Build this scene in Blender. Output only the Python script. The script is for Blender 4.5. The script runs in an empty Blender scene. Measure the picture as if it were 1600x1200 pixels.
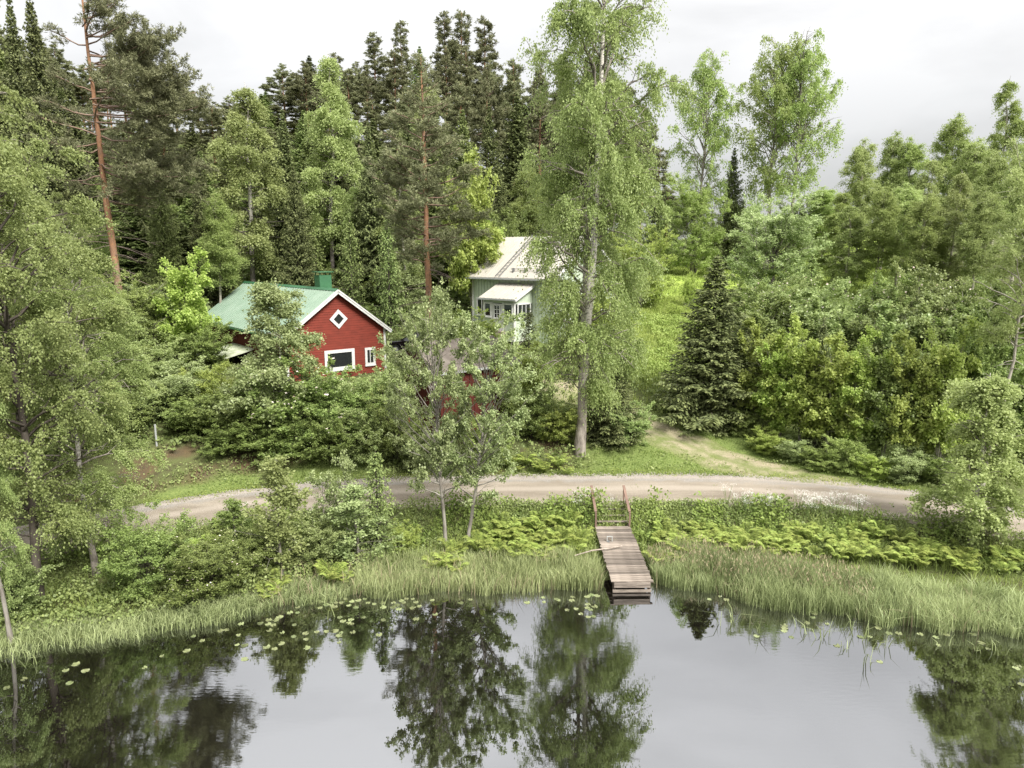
import bpy, math, random
import numpy as np

random.seed(7)
RNG = np.random.default_rng(7)
PI = math.pi
C = bpy.context.scene.collection
scene = bpy.context.scene

# ------------------------------------------------------------------ camera
CAMH = 12.5
F = 1120.0                       # focal length in pixels of a 1600 wide frame
TH = math.radians(10.4)
CO, SI = math.cos(TH), math.sin(TH)
cam_d = bpy.data.cameras.new('camera')
cam = bpy.data.objects.new('camera', cam_d)
C.objects.link(cam)
cam.location = (0, 0, CAMH)
cam.rotation_euler = (PI / 2 - TH, 0, 0)
cam_d.sensor_width = 36.0
cam_d.lens = 36.0 * F / 1600.0
cam_d.clip_start = 0.5
cam_d.clip_end = 5000
scene.camera = cam

# ------------------------------------------------------------------ world, sun, exposure
SUN_EL, SUN_AZ = math.radians(46), math.radians(140)   # behind and right of the camera, through thin cloud
world = bpy.data.worlds.new('World')
scene.world = world
world.use_nodes = True
nt = world.node_tree
nt.nodes.clear()
def N(nt, typ, **kw):
    n = nt.nodes.new(typ)
    for k, v in kw.items():
        setattr(n, k, v)
    return n
wo = N(nt, 'ShaderNodeOutputWorld')
add = N(nt, 'ShaderNodeAddShader')
sky = N(nt, 'ShaderNodeTexSky', sky_type='NISHITA')
sky.sun_disc = False
sky.sun_elevation = SUN_EL
sky.sun_rotation = SUN_AZ
bg1 = N(nt, 'ShaderNodeBackground'); bg1.inputs[1].default_value = 0.006
nt.links.new(sky.outputs[0], bg1.inputs[0])
bg2 = N(nt, 'ShaderNodeBackground')
tc = N(nt, 'ShaderNodeTexCoord')
sep = N(nt, 'ShaderNodeSeparateXYZ'); nt.links.new(tc.outputs['Generated'], sep.inputs[0])
# overcast sky: radiance grows from the horizon to the zenith as (1 + 2 sin el) / 3
mx = N(nt, 'ShaderNodeMath', operation='MAXIMUM'); nt.links.new(sep.outputs[2], mx.inputs[0]); mx.inputs[1].default_value = 0.0
grad = N(nt, 'ShaderNodeMath', operation='MULTIPLY_ADD'); nt.links.new(mx.outputs[0], grad.inputs[0])
grad.inputs[1].default_value = 0.80; grad.inputs[2].default_value = 0.172
mapn = N(nt, 'ShaderNodeMapping'); mapn.inputs['Scale'].default_value = (1.0, 1.0, 3.2)
nt.links.new(tc.outputs['Generated'], mapn.inputs[0])
cn = N(nt, 'ShaderNodeTexNoise'); cn.inputs['Scale'].default_value = 1.7; cn.inputs['Detail'].default_value = 7; cn.inputs['Roughness'].default_value = 0.52
cn.inputs['Distortion'].default_value = 0.4
nt.links.new(mapn.outputs[0], cn.inputs[0])
ramp = N(nt, 'ShaderNodeMapRange'); ramp.inputs['From Min'].default_value = 0.38; ramp.inputs['From Max'].default_value = 0.62
ramp.inputs['To Min'].default_value = 0.80; ramp.inputs['To Max'].default_value = 1.10
nt.links.new(cn.outputs[0], ramp.inputs[0])
ml = N(nt, 'ShaderNodeMath', operation='MULTIPLY'); nt.links.new(grad.outputs[0], ml.inputs[0]); nt.links.new(ramp.outputs[0], ml.inputs[1])
nt.links.new(ml.outputs[0], bg2.inputs[1])
bg2.inputs[0].default_value = (1.0, 0.99, 0.98, 1)
nt.links.new(bg1.outputs[0], add.inputs[0]); nt.links.new(bg2.outputs[0], add.inputs[1])
nt.links.new(add.outputs[0], wo.inputs[0])

sun_d = bpy.data.lights.new('sun', 'SUN')
sun_d.energy = 3.0
sun_d.angle = math.radians(22)
sun_d.color = (1.0, 0.97, 0.91)
sun = bpy.data.objects.new('sun', sun_d)
C.objects.link(sun)
sun.rotation_euler = (PI / 2 - SUN_EL, 0, PI - SUN_AZ + PI * 0)
_sd = np.array([math.sin(SUN_AZ) * math.cos(SUN_EL), math.cos(SUN_AZ) * math.cos(SUN_EL), math.sin(SUN_EL)])
from mathutils import Vector
sun.rotation_euler = Vector(-_sd).to_track_quat('-Z', 'Y').to_euler()
scene.view_settings.view_transform = 'Standard'
scene.view_settings.look = 'None'
scene.view_settings.gamma = 1.0
scene.view_settings.use_curve_mapping = False
scene.view_settings.exposure = 1.36
scene.cycles.max_bounces = 7
scene.cycles.diffuse_bounces = 5
scene.cycles.glossy_bounces = 3
scene.cycles.transmission_bounces = 4
scene.cycles.transparent_max_bounces = 6
scene.cycles.caustics_reflective = False
scene.cycles.caustics_refractive = False

# ------------------------------------------------------------------ where a ray of the survey photograph meets the place
def cam_c(y, z):
    return y * CO + (CAMH - z) * SI
def X(px, y, z):
    return (px - 800.0) / F * cam_c(y, z)
def Zat(py, y):
    q = (600.0 - py) / F
    return CAMH + y * (q * CO - SI) / (CO + q * SI)
def on_z(px, py, z):
    q = (600.0 - py) / F
    t = (q * CO - SI) / (CO + q * SI)
    y = (z - CAMH) / t
    return X(px, y, z), y
def ray(px, py):
    a, b = (px - 800.0) / F, (600.0 - py) / F
    return np.array([a, CO + b * SI, -SI + b * CO])

# ------------------------------------------------------------------ terrain
def curve(pts, z):
    xy = [on_z(px, py, z) for px, py in pts]
    xs = np.array([p[0] for p in xy]); ys = np.array([p[1] for p in xy])
    return xs, ys
FP = [(-500, 1150), (-200, 1075), (0, 1030), (130, 1018), (200, 1003), (300, 985), (420, 957), (520, 938), (620, 930), (700, 932), (950, 927), (1020, 915),
      (1100, 928), (1180, 948), (1250, 960), (1400, 977), (1600, 1003), (1800, 1040), (2100, 1100)]
SX, SY = curve(FP, 0.0)
RP = [(-500, 1020), (-200, 930), (-60, 885), (20, 850), (150, 826), (280, 804), (400, 786), (500, 776), (650, 768), (800, 766), (950, 765), (1100, 764),
      (1200, 768), (1330, 778), (1450, 792), (1600, 815), (1750, 845), (2100, 930)]
RX, RY = curve(RP, 1.2)
def smooth_curve(xs, ys):
    g = np.linspace(-90, 90, 721)
    v = np.interp(g, xs, ys, left=None, right=None)
    k = np.hanning(17); k /= k.sum()
    vp = np.pad(v, 8, mode='edge')
    return g, np.convolve(vp, k, mode='valid')
SG, SV = smooth_curve(SX, SY)
RG, RV = smooth_curve(RX, RY)
def yshore(x): return np.interp(x, SG, SV)
def yroad(x): return np.interp(x, RG, RV)
RZ = 1.2
HX = np.array([-90, -60, -40, -25, -12, -3, 5, 12, 22, 35, 60, 90.])
HY = np.array([32, 38, 44, 50, 58, 70, 85, 100, 125, 160, 300.])
HZ = np.array([
    [3, 3, 2.5, 1.5, 1.2, 1.2, 1.2, 1.2, 1.2, 1.2, 1.5, 1.5],
    [7, 7, 6, 4.0, 2.5, 2.2, 1.9, 1.5, 1.6, 2.2, 3, 3],
    [9, 9, 8, 5.2, 4.3, 3.9, 3.0, 2.3, 2.5, 3.6, 5, 5],
    [11, 11, 9.5, 5.8, 4.8, 5.2, 4.6, 4.3, 4.2, 5.0, 7, 7],
    [13, 13, 11.5, 7.4, 6.5, 6.6, 6.6, 6.3, 6.0, 6.8, 9, 9],
    [16, 16, 15, 14, 11, 10, 8.8, 8.2, 8.0, 9, 12, 12],
    [22, 22, 21, 20, 17, 15, 12, 10.3, 10.0, 11, 14, 14],
    [27, 27, 26, 25, 23, 20, 16, 11.8, 11.4, 12, 15, 15],
    [32, 32, 32, 31, 29, 25, 20, 12.8, 12.2, 13, 16, 16],
    [34, 34, 34, 34, 32, 28, 22, 13.5, 12.8, 14, 17, 17],
    [34, 34, 34, 34, 32, 28, 22, 13.5, 12.8, 14, 17, 17]])
def hill(x, y):
    x = np.clip(x, HX[0], HX[-1] - 1e-6); y = np.clip(y, HY[0], HY[-1] - 1e-6)
    i = np.clip(np.searchsorted(HX, x, side='right') - 1, 0, len(HX) - 2)
    j = np.clip(np.searchsorted(HY, y, side='right') - 1, 0, len(HY) - 2)
    u = (x - HX[i]) / (HX[i + 1] - HX[i]); v = (y - HY[j]) / (HY[j + 1] - HY[j])
    return (HZ[j, i] * (1 - u) + HZ[j, i + 1] * u) * (1 - v) + (HZ[j + 1, i] * (1 - u) + HZ[j + 1, i + 1] * u) * v
def sst(a, b, t):
    t = np.clip((t - a) / (b - a), 0, 1)
    return t * t * (3 - 2 * t)
def vnoise(x, y, s, seed=0):
    x = np.asarray(x, float) / s + seed * 17.31; y = np.asarray(y, float) / s + seed * 9.77
    xi, yi = np.floor(x).astype(np.int64), np.floor(y).astype(np.int64)
    fx, fy = x - xi, y - yi
    fx = fx * fx * (3 - 2 * fx); fy = fy * fy * (3 - 2 * fy)
    def h(a, b):
        n = (a * 374761393 + b * 668265263 + seed * 1442695041) & 0x7fffffff
        n = ((n ^ (n >> 13)) * 1274126177) & 0x7fffffff
        return ((n ^ (n >> 16)) & 0xffff) / 65535.0
    return (h(xi, yi) * (1 - fx) + h(xi + 1, yi) * fx) * (1 - fy) + (h(xi, yi + 1) * (1 - fx) + h(xi + 1, yi + 1) * fx) * fy
def G(x, y):
    x = np.asarray(x, float); y = np.asarray(y, float)
    s0 = yshore(x) + 1.0
    r = yroad(x)
    near = -1.2 * (1 - sst(-6, 0.0, y - s0)) + 0.32 * np.clip((y - s0) / np.maximum(r - 3.9 - s0, 0.5), 0, 1) + (RZ - 0.32) * sst(-4.1, -2.3, y - r)
    far = hill(x, y)
    w = sst(2.4, 5.2, y - r)
    z = np.where(y < r, near, RZ * (1 - w) + np.maximum(far, RZ) * w)
    off = sst(0, 3, np.abs(y - r) - 2.6)
    off = off * sst(0.8, 2.5, y - s0)
    z = z + off * ((vnoise(x, y, 3.1, 1) - 0.5) * 0.30 + (vnoise(x, y, 1.1, 2) - 0.5) * 0.10)
    return z
def g1(x, y): return float(G(np.array([float(x)]), np.array([float(y)]))[0])

# ------------------------------------------------------------------ materials
def new_mat(name):
    m = bpy.data.materials.new(name); m.use_nodes = True
    nt = m.node_tree; nt.nodes.clear()
    out = N(nt, 'ShaderNodeOutputMaterial')
    return m, nt, out
def rgb(c): return (c[0], c[1], c[2], 1)
def mixc(nt, fac, a, b, mode='MIX'):
    n = N(nt, 'ShaderNodeMix', data_type='RGBA', blend_type=mode)
    for sock, v in ((n.inputs[0], fac), (n.inputs[6], a), (n.inputs[7], b)):
        if hasattr(v, 'is_output') or isinstance(v, bpy.types.NodeSocket): nt.links.new(v, sock)
        elif isinstance(v, tuple): sock.default_value = rgb(v)
        else: sock.default_value = v
    return n.outputs[2]
def noise(nt, scale, detail=4, rough=0.5, coord='Object', stretch=None):
    tc = N(nt, 'ShaderNodeTexCoord')
    n = N(nt, 'ShaderNodeTexNoise'); n.inputs['Scale'].default_value = scale
    n.inputs['Detail'].default_value = detail; n.inputs['Roughness'].default_value = rough
    src = tc.outputs[coord]
    if stretch:
        mp = N(nt, 'ShaderNodeMapping'); mp.inputs['Scale'].default_value = stretch
        nt.links.new(src, mp.inputs[0]); src = mp.outputs[0]
    nt.links.new(src, n.inputs[0])
    return n.outputs[0]
def mrange(nt, v, a, b, c=0.0, d=1.0):
    n = N(nt, 'ShaderNodeMapRange'); nt.links.new(v, n.inputs[0])
    for i, k in ((1, a), (2, b), (3, c), (4, d)): n.inputs[i].default_value = k
    return n.outputs[0]
def attr(nt, name='tint'):
    n = N(nt, 'ShaderNodeAttribute', attribute_name=name); return n
def leaf_mat(name, dark, light, trans=0.3, rough=0.5, spec=0.35, var=0.18):
    m, nt, out = new_mat(name)
    a = attr(nt)
    oi = N(nt, 'ShaderNodeObjectInfo')
    col = mixc(nt, a.outputs['Fac'], dark, light)
    val = mrange(nt, oi.outputs['Random'], 0, 1, 1 - var, 1 + var)
    hs = N(nt, 'ShaderNodeHueSaturation'); nt.links.new(col, hs.inputs['Color']); nt.links.new(val, hs.inputs['Value'])
    h2 = mrange(nt, oi.outputs['Random'], 0, 1, 0.489, 0.508); nt.links.new(h2, hs.inputs['Hue'])
    p = N(nt, 'ShaderNodeBsdfPrincipled'); nt.links.new(hs.outputs[0], p.inputs['Base Color'])
    p.inputs['Roughness'].default_value = rough
    p.inputs['Specular IOR Level'].default_value = spec
    t = N(nt, 'ShaderNodeBsdfTranslucent'); nt.links.new(hs.outputs[0], t.inputs[0])
    mx = N(nt, 'ShaderNodeMixShader'); mx.inputs[0].default_value = trans
    nt.links.new(p.outputs[0], mx.inputs[1]); nt.links.new(t.outputs[0], mx.inputs[2]); nt.links.new(mx.outputs[0], out.inputs[0])
    return m
def plain_mat(name, c1, c2=None, scale=6, rough=0.6, spec=0.3, bump=0.0, bscale=None, stretch=None, metallic=0.0, random_val=0.0, lo=0.35, hi=0.65):
    m, nt, out = new_mat(name)
    p = N(nt, 'ShaderNodeBsdfPrincipled')
    if c2 is None: c2 = tuple(v * 0.8 for v in c1)
    nz = noise(nt, scale, 6, 0.6, 'Object', stretch)
    col = mixc(nt, mrange(nt, nz, lo, hi), c1, c2)
    if random_val:
        oi = N(nt, 'ShaderNodeObjectInfo')
        hs = N(nt, 'ShaderNodeHueSaturation'); nt.links.new(col, hs.inputs['Color'])
        nt.links.new(mrange(nt, oi.outputs['Random'], 0, 1, 1 - random_val, 1 + random_val), hs.inputs['Value']); col = hs.outputs[0]
    nt.links.new(col, p.inputs['Base Color'])
    p.inputs['Roughness'].default_value = rough; p.inputs['Specular IOR Level'].default_value = spec; p.inputs['Metallic'].default_value = metallic
    if bump:
        b = N(nt, 'ShaderNodeBump'); b.inputs['Strength'].default_value = bump; b.inputs['Distance'].default_value = 0.03
        nt.links.new(noise(nt, bscale or scale * 4, 5, 0.6, 'Object', stretch), b.inputs['Height']); nt.links.new(b.outputs[0], p.inputs['Normal'])
    nt.links.new(p.outputs[0], out.inputs[0])
    return m

M = {}
# foliage (base colours of the leaves themselves)
M['birch'] = leaf_mat('birch_leaf', (0.190, 0.255, 0.082), (0.425, 0.490, 0.19), 0.46)
M['birch_pale'] = leaf_mat('pale_birch_leaf', (0.255, 0.325, 0.11), (0.50, 0.570, 0.24), 0.48)
M['alder'] = leaf_mat('alder_leaf', (0.20, 0.27, 0.095), (0.47, 0.54, 0.26), 0.42, 0.45, 0.45)
M['maple'] = leaf_mat('maple_leaf', (0.25, 0.35, 0.075), (0.54, 0.62, 0.19), 0.48)
M['bush'] = leaf_mat('bush_leaf', (0.125, 0.185, 0.050), (0.33, 0.405, 0.13), 0.4, 0.45, 0.4)
M['lilac'] = leaf_mat('lilac_leaf', (0.175, 0.25, 0.080), (0.45, 0.53, 0.22), 0.42, 0.42, 0.5)
M['aspen'] = leaf_mat('aspen_leaf', (0.20, 0.27, 0.085), (0.44, 0.52, 0.18), 0.48)
M['yellow'] = leaf_mat('yellow_green_leaf', (0.17, 0.23, 0.05), (0.40, 0.45, 0.12), 0.38)
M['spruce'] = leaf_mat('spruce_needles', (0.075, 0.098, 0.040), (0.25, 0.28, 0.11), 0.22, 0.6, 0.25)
M['spruce_light'] = leaf_mat('young_spruce_needles', (0.12, 0.17, 0.055), (0.33, 0.40, 0.14), 0.25, 0.6, 0.25)
M['pine'] = leaf_mat('pine_needles', (0.125, 0.140, 0.070), (0.32, 0.335, 0.18), 0.25, 0.6, 0.25)
M['fern'] = leaf_mat('fern_frond', (0.17, 0.24, 0.052), (0.42, 0.49, 0.135), 0.4, 0.5, 0.3, 0.22)
M['reed'] = leaf_mat('reed_blade', (0.14, 0.18, 0.065), (0.44, 0.50, 0.24), 0.3, 0.5, 0.3, 0.0)
M['grass'] = leaf_mat('grass_blade', (0.13, 0.19, 0.045), (0.36, 0.43, 0.12), 0.4, 0.55, 0.25, 0.0)
M['lawn'] = leaf_mat('lawn_blade', (0.26, 0.34, 0.08), (0.46, 0.53, 0.17), 0.45, 0.55, 0.25, 0.0)
M['weeds'] = leaf_mat('weed_leaf', (0.12, 0.18, 0.055), (0.34, 0.41, 0.15), 0.3, 0.5, 0.35, 0.0)
M['lily'] = leaf_mat('lily_pad', (0.10, 0.125, 0.05), (0.22, 0.245, 0.115), 0.1, 0.35, 0.5, 0.28)
M['flower'] = plain_mat('white_petal', (0.85, 0.83, 0.78), (0.78, 0.62, 0.58), 3)
M['umbel'] = plain_mat('cream_umbel', (0.85, 0.85, 0.78))
M['reed_head'] = leaf_mat('reed_panicle', (0.24, 0.19, 0.12), (0.42, 0.36, 0.23), 0.2, 0.6, 0.2, 0.0)
M['bark'] = plain_mat('grey_bark', (0.16, 0.14, 0.12), (0.32, 0.30, 0.26), 3, 0.85, 0.1, 0.6, 8, (1, 1, 0.35))
M['bark_dark'] = plain_mat('dark_bark', (0.055, 0.045, 0.038), (0.14, 0.12, 0.10), 3, 0.9, 0.1, 0.6, 8, (1, 1, 0.35))
M['bark_pale'] = plain_mat('pale_bark', (0.24, 0.22, 0.18), (0.42, 0.39, 0.33), 3, 0.85, 0.1, 0.4, 8, (1, 1, 0.5))
def birch_bark():
    m, nt, out = new_mat('birch_bark')
    a = attr(nt)
    nz = noise(nt, 5.0, 6, 0.65, 'Object', (1, 1, 2.2))
    marks = mrange(nt, nz, 0.54, 0.60)
    base = mixc(nt, marks, (0.62, 0.58, 0.52), (0.05, 0.045, 0.04))
    nz2 = noise(nt, 3.0, 5, 0.6, 'Object', (1, 1, 0.5))
    low = mixc(nt, mrange(nt, nz2, 0.35, 0.65), (0.10, 0.085, 0.07), (0.33, 0.29, 0.25))
    col = mixc(nt, mrange(nt, a.outputs['Fac'], 0.06, 0.26), low, base)
    p = N(nt, 'ShaderNodeBsdfPrincipled'); nt.links.new(col, p.inputs['Base Color']); p.inputs['Roughness'].default_value = 0.8
    b = N(nt, 'ShaderNodeBump'); b.inputs['Strength'].default_value = 0.6; b.inputs['Distance'].default_value = 0.04
    nt.links.new(nz2, b.inputs['Height']); nt.links.new(b.outputs[0], p.inputs['Normal'])
    nt.links.new(p.outputs[0], out.inputs[0]); return m
def pine_bark():
    m, nt, out = new_mat('pine_bark')
    a = attr(nt)
    nz = noise(nt, 4.0, 6, 0.65, 'Object', (1, 1, 0.6))
    hi = mixc(nt, mrange(nt, nz, 0.35, 0.65), (0.36, 0.18, 0.09), (0.21, 0.125, 0.08))
    lo = mixc(nt, mrange(nt, nz, 0.35, 0.65), (0.13, 0.10, 0.085), (0.27, 0.21, 0.17))
    col = mixc(nt, mrange(nt, a.outputs['Fac'], 0.08, 0.24), lo, hi)
    p = N(nt, 'ShaderNodeBsdfPrincipled'); nt.links.new(col, p.inputs['Base Color']); p.inputs['Roughness'].default_value = 0.85
    b = N(nt, 'ShaderNodeBump'); b.inputs['Strength'].default_value = 0.7; b.inputs['Distance'].default_value = 0.04
    nt.links.new(nz, b.inputs['Height']); nt.links.new(b.outputs[0], p.inputs['Normal'])
    nt.links.new(p.outputs[0], out.inputs[0]); return m
M['birch_bark'] = birch_bark(); M['pine_bark'] = pine_bark()
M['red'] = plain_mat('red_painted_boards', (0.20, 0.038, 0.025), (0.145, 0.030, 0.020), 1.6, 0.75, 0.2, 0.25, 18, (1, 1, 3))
M['red_shaded'] = plain_mat('shaded_red_boards', (0.115, 0.024, 0.016), (0.08, 0.020, 0.014), 2.0, 0.8, 0.2, 0.3, 12, (3, 3, 1))  # darker copy of the house red: the left side's shade is in the colour
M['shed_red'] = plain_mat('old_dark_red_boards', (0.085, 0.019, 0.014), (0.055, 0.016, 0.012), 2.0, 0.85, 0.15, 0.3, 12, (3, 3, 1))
M['white'] = plain_mat('white_paint', (0.62, 0.615, 0.60), (0.52, 0.515, 0.50), 4, 0.55)
M['green_roof'] = plain_mat('pale_green_roof_sheet', (0.215, 0.30, 0.225), (0.27, 0.35, 0.275), 0.7, 0.42, 0.5, 0.1, 3)
M['green_metal'] = plain_mat('green_painted_metal', (0.045, 0.14, 0.065), (0.035, 0.115, 0.055), 2, 0.45, 0.5)
M['pale_green'] = plain_mat('pale_green_boards', (0.44, 0.50, 0.39), (0.40, 0.455, 0.355), 2, 0.65, 0.3)
M['beige_roof'] = plain_mat('beige_metal_roof', (0.44, 0.41, 0.36), (0.38, 0.355, 0.31), 0.9, 0.45, 0.45)
M['brown_roof'] = plain_mat('weathered_brown_felt', (0.09, 0.074, 0.064), (0.16, 0.14, 0.118), 1.2, 0.85, 0.15, 0.2)
M['moss_roof'] = plain_mat('mossy_grey_roof_sheet', (0.50, 0.52, 0.42), (0.30, 0.34, 0.20), 2.2, 0.8, 0.2, 0.2)
M['dark_metal'] = plain_mat('dark_grey_metal', (0.10, 0.10, 0.10), (0.14, 0.14, 0.14), 2, 0.5)
M['grey_metal'] = plain_mat('grey_metal', (0.40, 0.41, 0.40), (0.30, 0.31, 0.30), 5, 0.5, 0.5)
M['wood'] = plain_mat('weathered_wood', (0.29, 0.245, 0.205), (0.13, 0.108, 0.09), 3.0, 0.85, 0.15, 0.5, 14, (0.7, 6, 6), random_val=0.42)
M['wood_dark'] = plain_mat('dark_wet_wood', (0.13, 0.10, 0.08), (0.07, 0.055, 0.045), 3.0, 0.8, 0.2, 0.4)
M['wood_red'] = plain_mat('worn_brown_rail', (0.22, 0.145, 0.11), (0.15, 0.10, 0.08), 3.0, 0.75, 0.2, 0.3)
M['tyre'] = plain_mat('tyre_rubber', (0.03, 0.03, 0.03))
M['car_paint'] = plain_mat('black_car_paint', (0.012, 0.012, 0.014), (0.015, 0.015, 0.017), 1, 0.18, 0.6)
M['rock'] = plain_mat('dark_rock', (0.13, 0.10, 0.085), (0.25, 0.19, 0.13), 2, 0.9, 0.1, 0.6)
M['stone'] = plain_mat('pale_stone', (0.42, 0.38, 0.34), (0.28, 0.25, 0.22), 2, 0.9, 0.1, 0.4, random_val=0.25)
M['orange'] = plain_mat('orange_plastic', (0.60, 0.14, 0.05))
def glass_mat():
    m, nt, out = new_mat('window_glass')
    p = N(nt, 'ShaderNodeBsdfPrincipled'); p.inputs['Base Color'].default_value = (0.02, 0.022, 0.022, 1)
    p.inputs['Roughness'].default_value = 0.05; p.inputs['Specular IOR Level'].default_value = 0.9
    nt.links.new(p.outputs[0], out.inputs[0]); return m
M['glass'] = glass_mat()
def water_mat():
    m, nt, out = new_mat('dark_lake_water')
    tc = N(nt, 'ShaderNodeTexCoord')
    mp = N(nt, 'ShaderNodeMapping'); mp.inputs['Scale'].default_value = (0.9, 2.6, 1); nt.links.new(tc.outputs['Object'], mp.inputs[0])
    n1 = N(nt, 'ShaderNodeTexNoise'); n1.inputs['Scale'].default_value = 3.0; n1.inputs['Detail'].default_value = 4; nt.links.new(mp.outputs[0], n1.inputs[0])
    n2 = N(nt, 'ShaderNodeTexNoise'); n2.inputs['Scale'].default_value = 0.13; n2.inputs['Detail'].default_value = 2; nt.links.new(tc.outputs['Object'], n2.inputs[0])
    st = mrange(nt, n2.outputs[0], 0.42, 0.62, 0.008, 0.06)      # breeze patches
    b = N(nt, 'ShaderNodeBump'); b.inputs['Distance'].default_value = 0.02; nt.links.new(st, b.inputs['Strength']); nt.links.new(n1.outputs[0], b.inputs['Height'])
    g = N(nt, 'ShaderNodeBsdfGlossy'); g.inputs['Roughness'].default_value = 0.0; g.inputs['Color'].default_value = (0.95, 0.97, 1.0, 1); nt.links.new(b.outputs[0], g.inputs['Normal'])
    d = N(nt, 'ShaderNodeBsdfDiffuse'); d.inputs[0].default_value = (0.006, 0.005, 0.004, 1)
    fr = N(nt, 'ShaderNodeFresnel'); fr.inputs['IOR'].default_value = 1.33; nt.links.new(b.outputs[0], fr.inputs['Normal'])
    fac = mrange(nt, fr.outputs[0], 0.02, 0.5, 0.335, 0.9)
    mx = N(nt, 'ShaderNodeMixShader'); nt.links.new(fac, mx.inputs[0]); nt.links.new(d.outputs[0], mx.inputs[1]); nt.links.new(g.outputs[0], mx.inputs[2])
    nt.links.new(mx.outputs[0], out.inputs[0]); return m
M['water'] = water_mat()
def ground_mat():
    m, nt, out = new_mat('ground_soil_and_turf')
    a = attr(nt, 'zone')                 # R turf, G lawn, B bare soil
    s = N(nt, 'ShaderNodeSeparateColor'); nt.links.new(a.outputs['Color'], s.inputs[0])
    n1 = noise(nt, 1.3, 8, 0.65); n2 = noise(nt, 0.25, 4, 0.5); n3 = noise(nt, 9, 5, 0.6)
    forest = mixc(nt, mrange(nt, n1, 0.35, 0.65), (0.075, 0.070, 0.036), (0.12, 0.15, 0.05))
    turf = mixc(nt, mrange(nt, n3, 0.35, 0.65), (0.10, 0.14, 0.04), (0.18, 0.22, 0.07))
    lawn = mixc(nt, mrange(nt, n2, 0.35, 0.65), (0.27, 0.36, 0.07), (0.34, 0.42, 0.10))
    soil = mixc(nt, mrange(nt, n1, 0.35, 0.65), (0.135, 0.09, 0.05), (0.075, 0.06, 0.04))
    c = mixc(nt, s.outputs[0], forest, turf); c = mixc(nt, s.outputs[1], c, lawn); c = mixc(nt, s.outputs[2], c, soil)
    p = N(nt, 'ShaderNodeBsdfPrincipled'); nt.links.new(c, p.inputs['Base Color']); p.inputs['Roughness'].default_value = 0.95; p.inputs['Specular IOR Level'].default_value = 0.1
    b = N(nt, 'ShaderNodeBump'); b.inputs['Strength'].default_value = 0.8; b.inputs['Distance'].default_value = 0.06; nt.links.new(n3, b.inputs['Height']); nt.links.new(b.outputs[0], p.inputs['Normal'])
    nt.links.new(p.outputs[0], out.inputs[0]); return m
M['ground'] = ground_mat()
def road_mat():
    m, nt, out = new_mat('gravel_road_surface')
    a = attr(nt, 'across')               # 0 near edge .. 1 far edge
    n1 = noise(nt, 0.5, 5, 0.6, 'Object', (0.4, 1.6, 1)); n3 = noise(nt, 16, 4, 0.7)
    base = mixc(nt, mrange(nt, n1, 0.35, 0.65), (0.20, 0.168, 0.13), (0.33, 0.285, 0.23))
    grit = mixc(nt, mrange(nt, n3, 0.3, 0.7), (0.17, 0.155, 0.135), (0.40, 0.37, 0.335))
    edge = N(nt, 'ShaderNodeMath', operation='ADD'); nt.links.new(a.outputs['Fac'], edge.inputs[0])
    nn = mrange(nt, noise(nt, 1.2, 4, 0.6), 0.3, 0.7, -0.07, 0.07); nt.links.new(nn, edge.inputs[1])
    c = mixc(nt, mrange(nt, edge.outputs[0], 0.68, 0.78), base, grit)
    c = mixc(nt, mrange(nt, n3, 0.35, 0.75, 0, 0.35), c, (0.13, 0.115, 0.095))
    # wheel tracks a little smoother and paler
    w = N(nt, 'ShaderNodeMath', operation='SINE'); w2 = N(nt, 'ShaderNodeMath', operation='MULTIPLY'); nt.links.new(a.outputs['Fac'], w2.inputs[0]); w2.inputs[1].default_value = 16.0; nt.links.new(w2.outputs[0], w.inputs[0])
    c = mixc(nt, mrange(nt, w.outputs[0], 0.0, 0.9, 0.0, 0.7), c, (0.345, 0.30, 0.25))
    p = N(nt, 'ShaderNodeBsdfPrincipled'); nt.links.new(c, p.inputs['Base Color']); p.inputs['Roughness'].default_value = 0.95; p.inputs['Specular IOR Level'].default_value = 0.1
    b = N(nt, 'ShaderNodeBump'); b.inputs['Strength'].default_value = 0.9; b.inputs['Distance'].default_value = 0.04; nt.links.new(n3, b.inputs['Height']); nt.links.new(b.outputs[0], p.inputs['Normal'])
    nt.links.new(p.outputs[0], out.inputs[0]); return m
M['road'] = road_mat()
def track_mat():
    m, nt, out = new_mat('worn_sandy_track')
    a = attr(nt, 'across')
    n1 = noise(nt, 0.9, 6, 0.65); n3 = noise(nt, 12, 4, 0.7)
    sand = mixc(nt, mrange(nt, n3, 0.35, 0.65), (0.27, 0.23, 0.155), (0.35, 0.31, 0.21))
    turf = mixc(nt, mrange(nt, n3, 0.35, 0.65), (0.11, 0.14, 0.045), (0.19, 0.21, 0.08))
    c = mixc(nt, mrange(nt, n1, 0.42, 0.62), sand, turf)
    c = mixc(nt, mrange(nt, a.outputs['Fac'], 0.55, 0.95), c, turf); c = mixc(nt, mrange(nt, a.outputs['Fac'], 0.0, 0.22, 0.75, 0.0), c, turf)
    p = N(nt, 'ShaderNodeBsdfPrincipled'); nt.links.new(c, p.inputs['Base Color']); p.inputs['Roughness'].default_value = 0.95; p.inputs['Specular IOR Level'].default_value = 0.1
    b = N(nt, 'ShaderNodeBump'); b.inputs['Strength'].default_value = 0.8; b.inputs['Distance'].default_value = 0.04; nt.links.new(n3, b.inputs['Height']); nt.links.new(b.outputs[0], p.inputs['Normal'])
    nt.links.new(p.outputs[0], out.inputs[0]); return m
M['track'] = track_mat()

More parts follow.
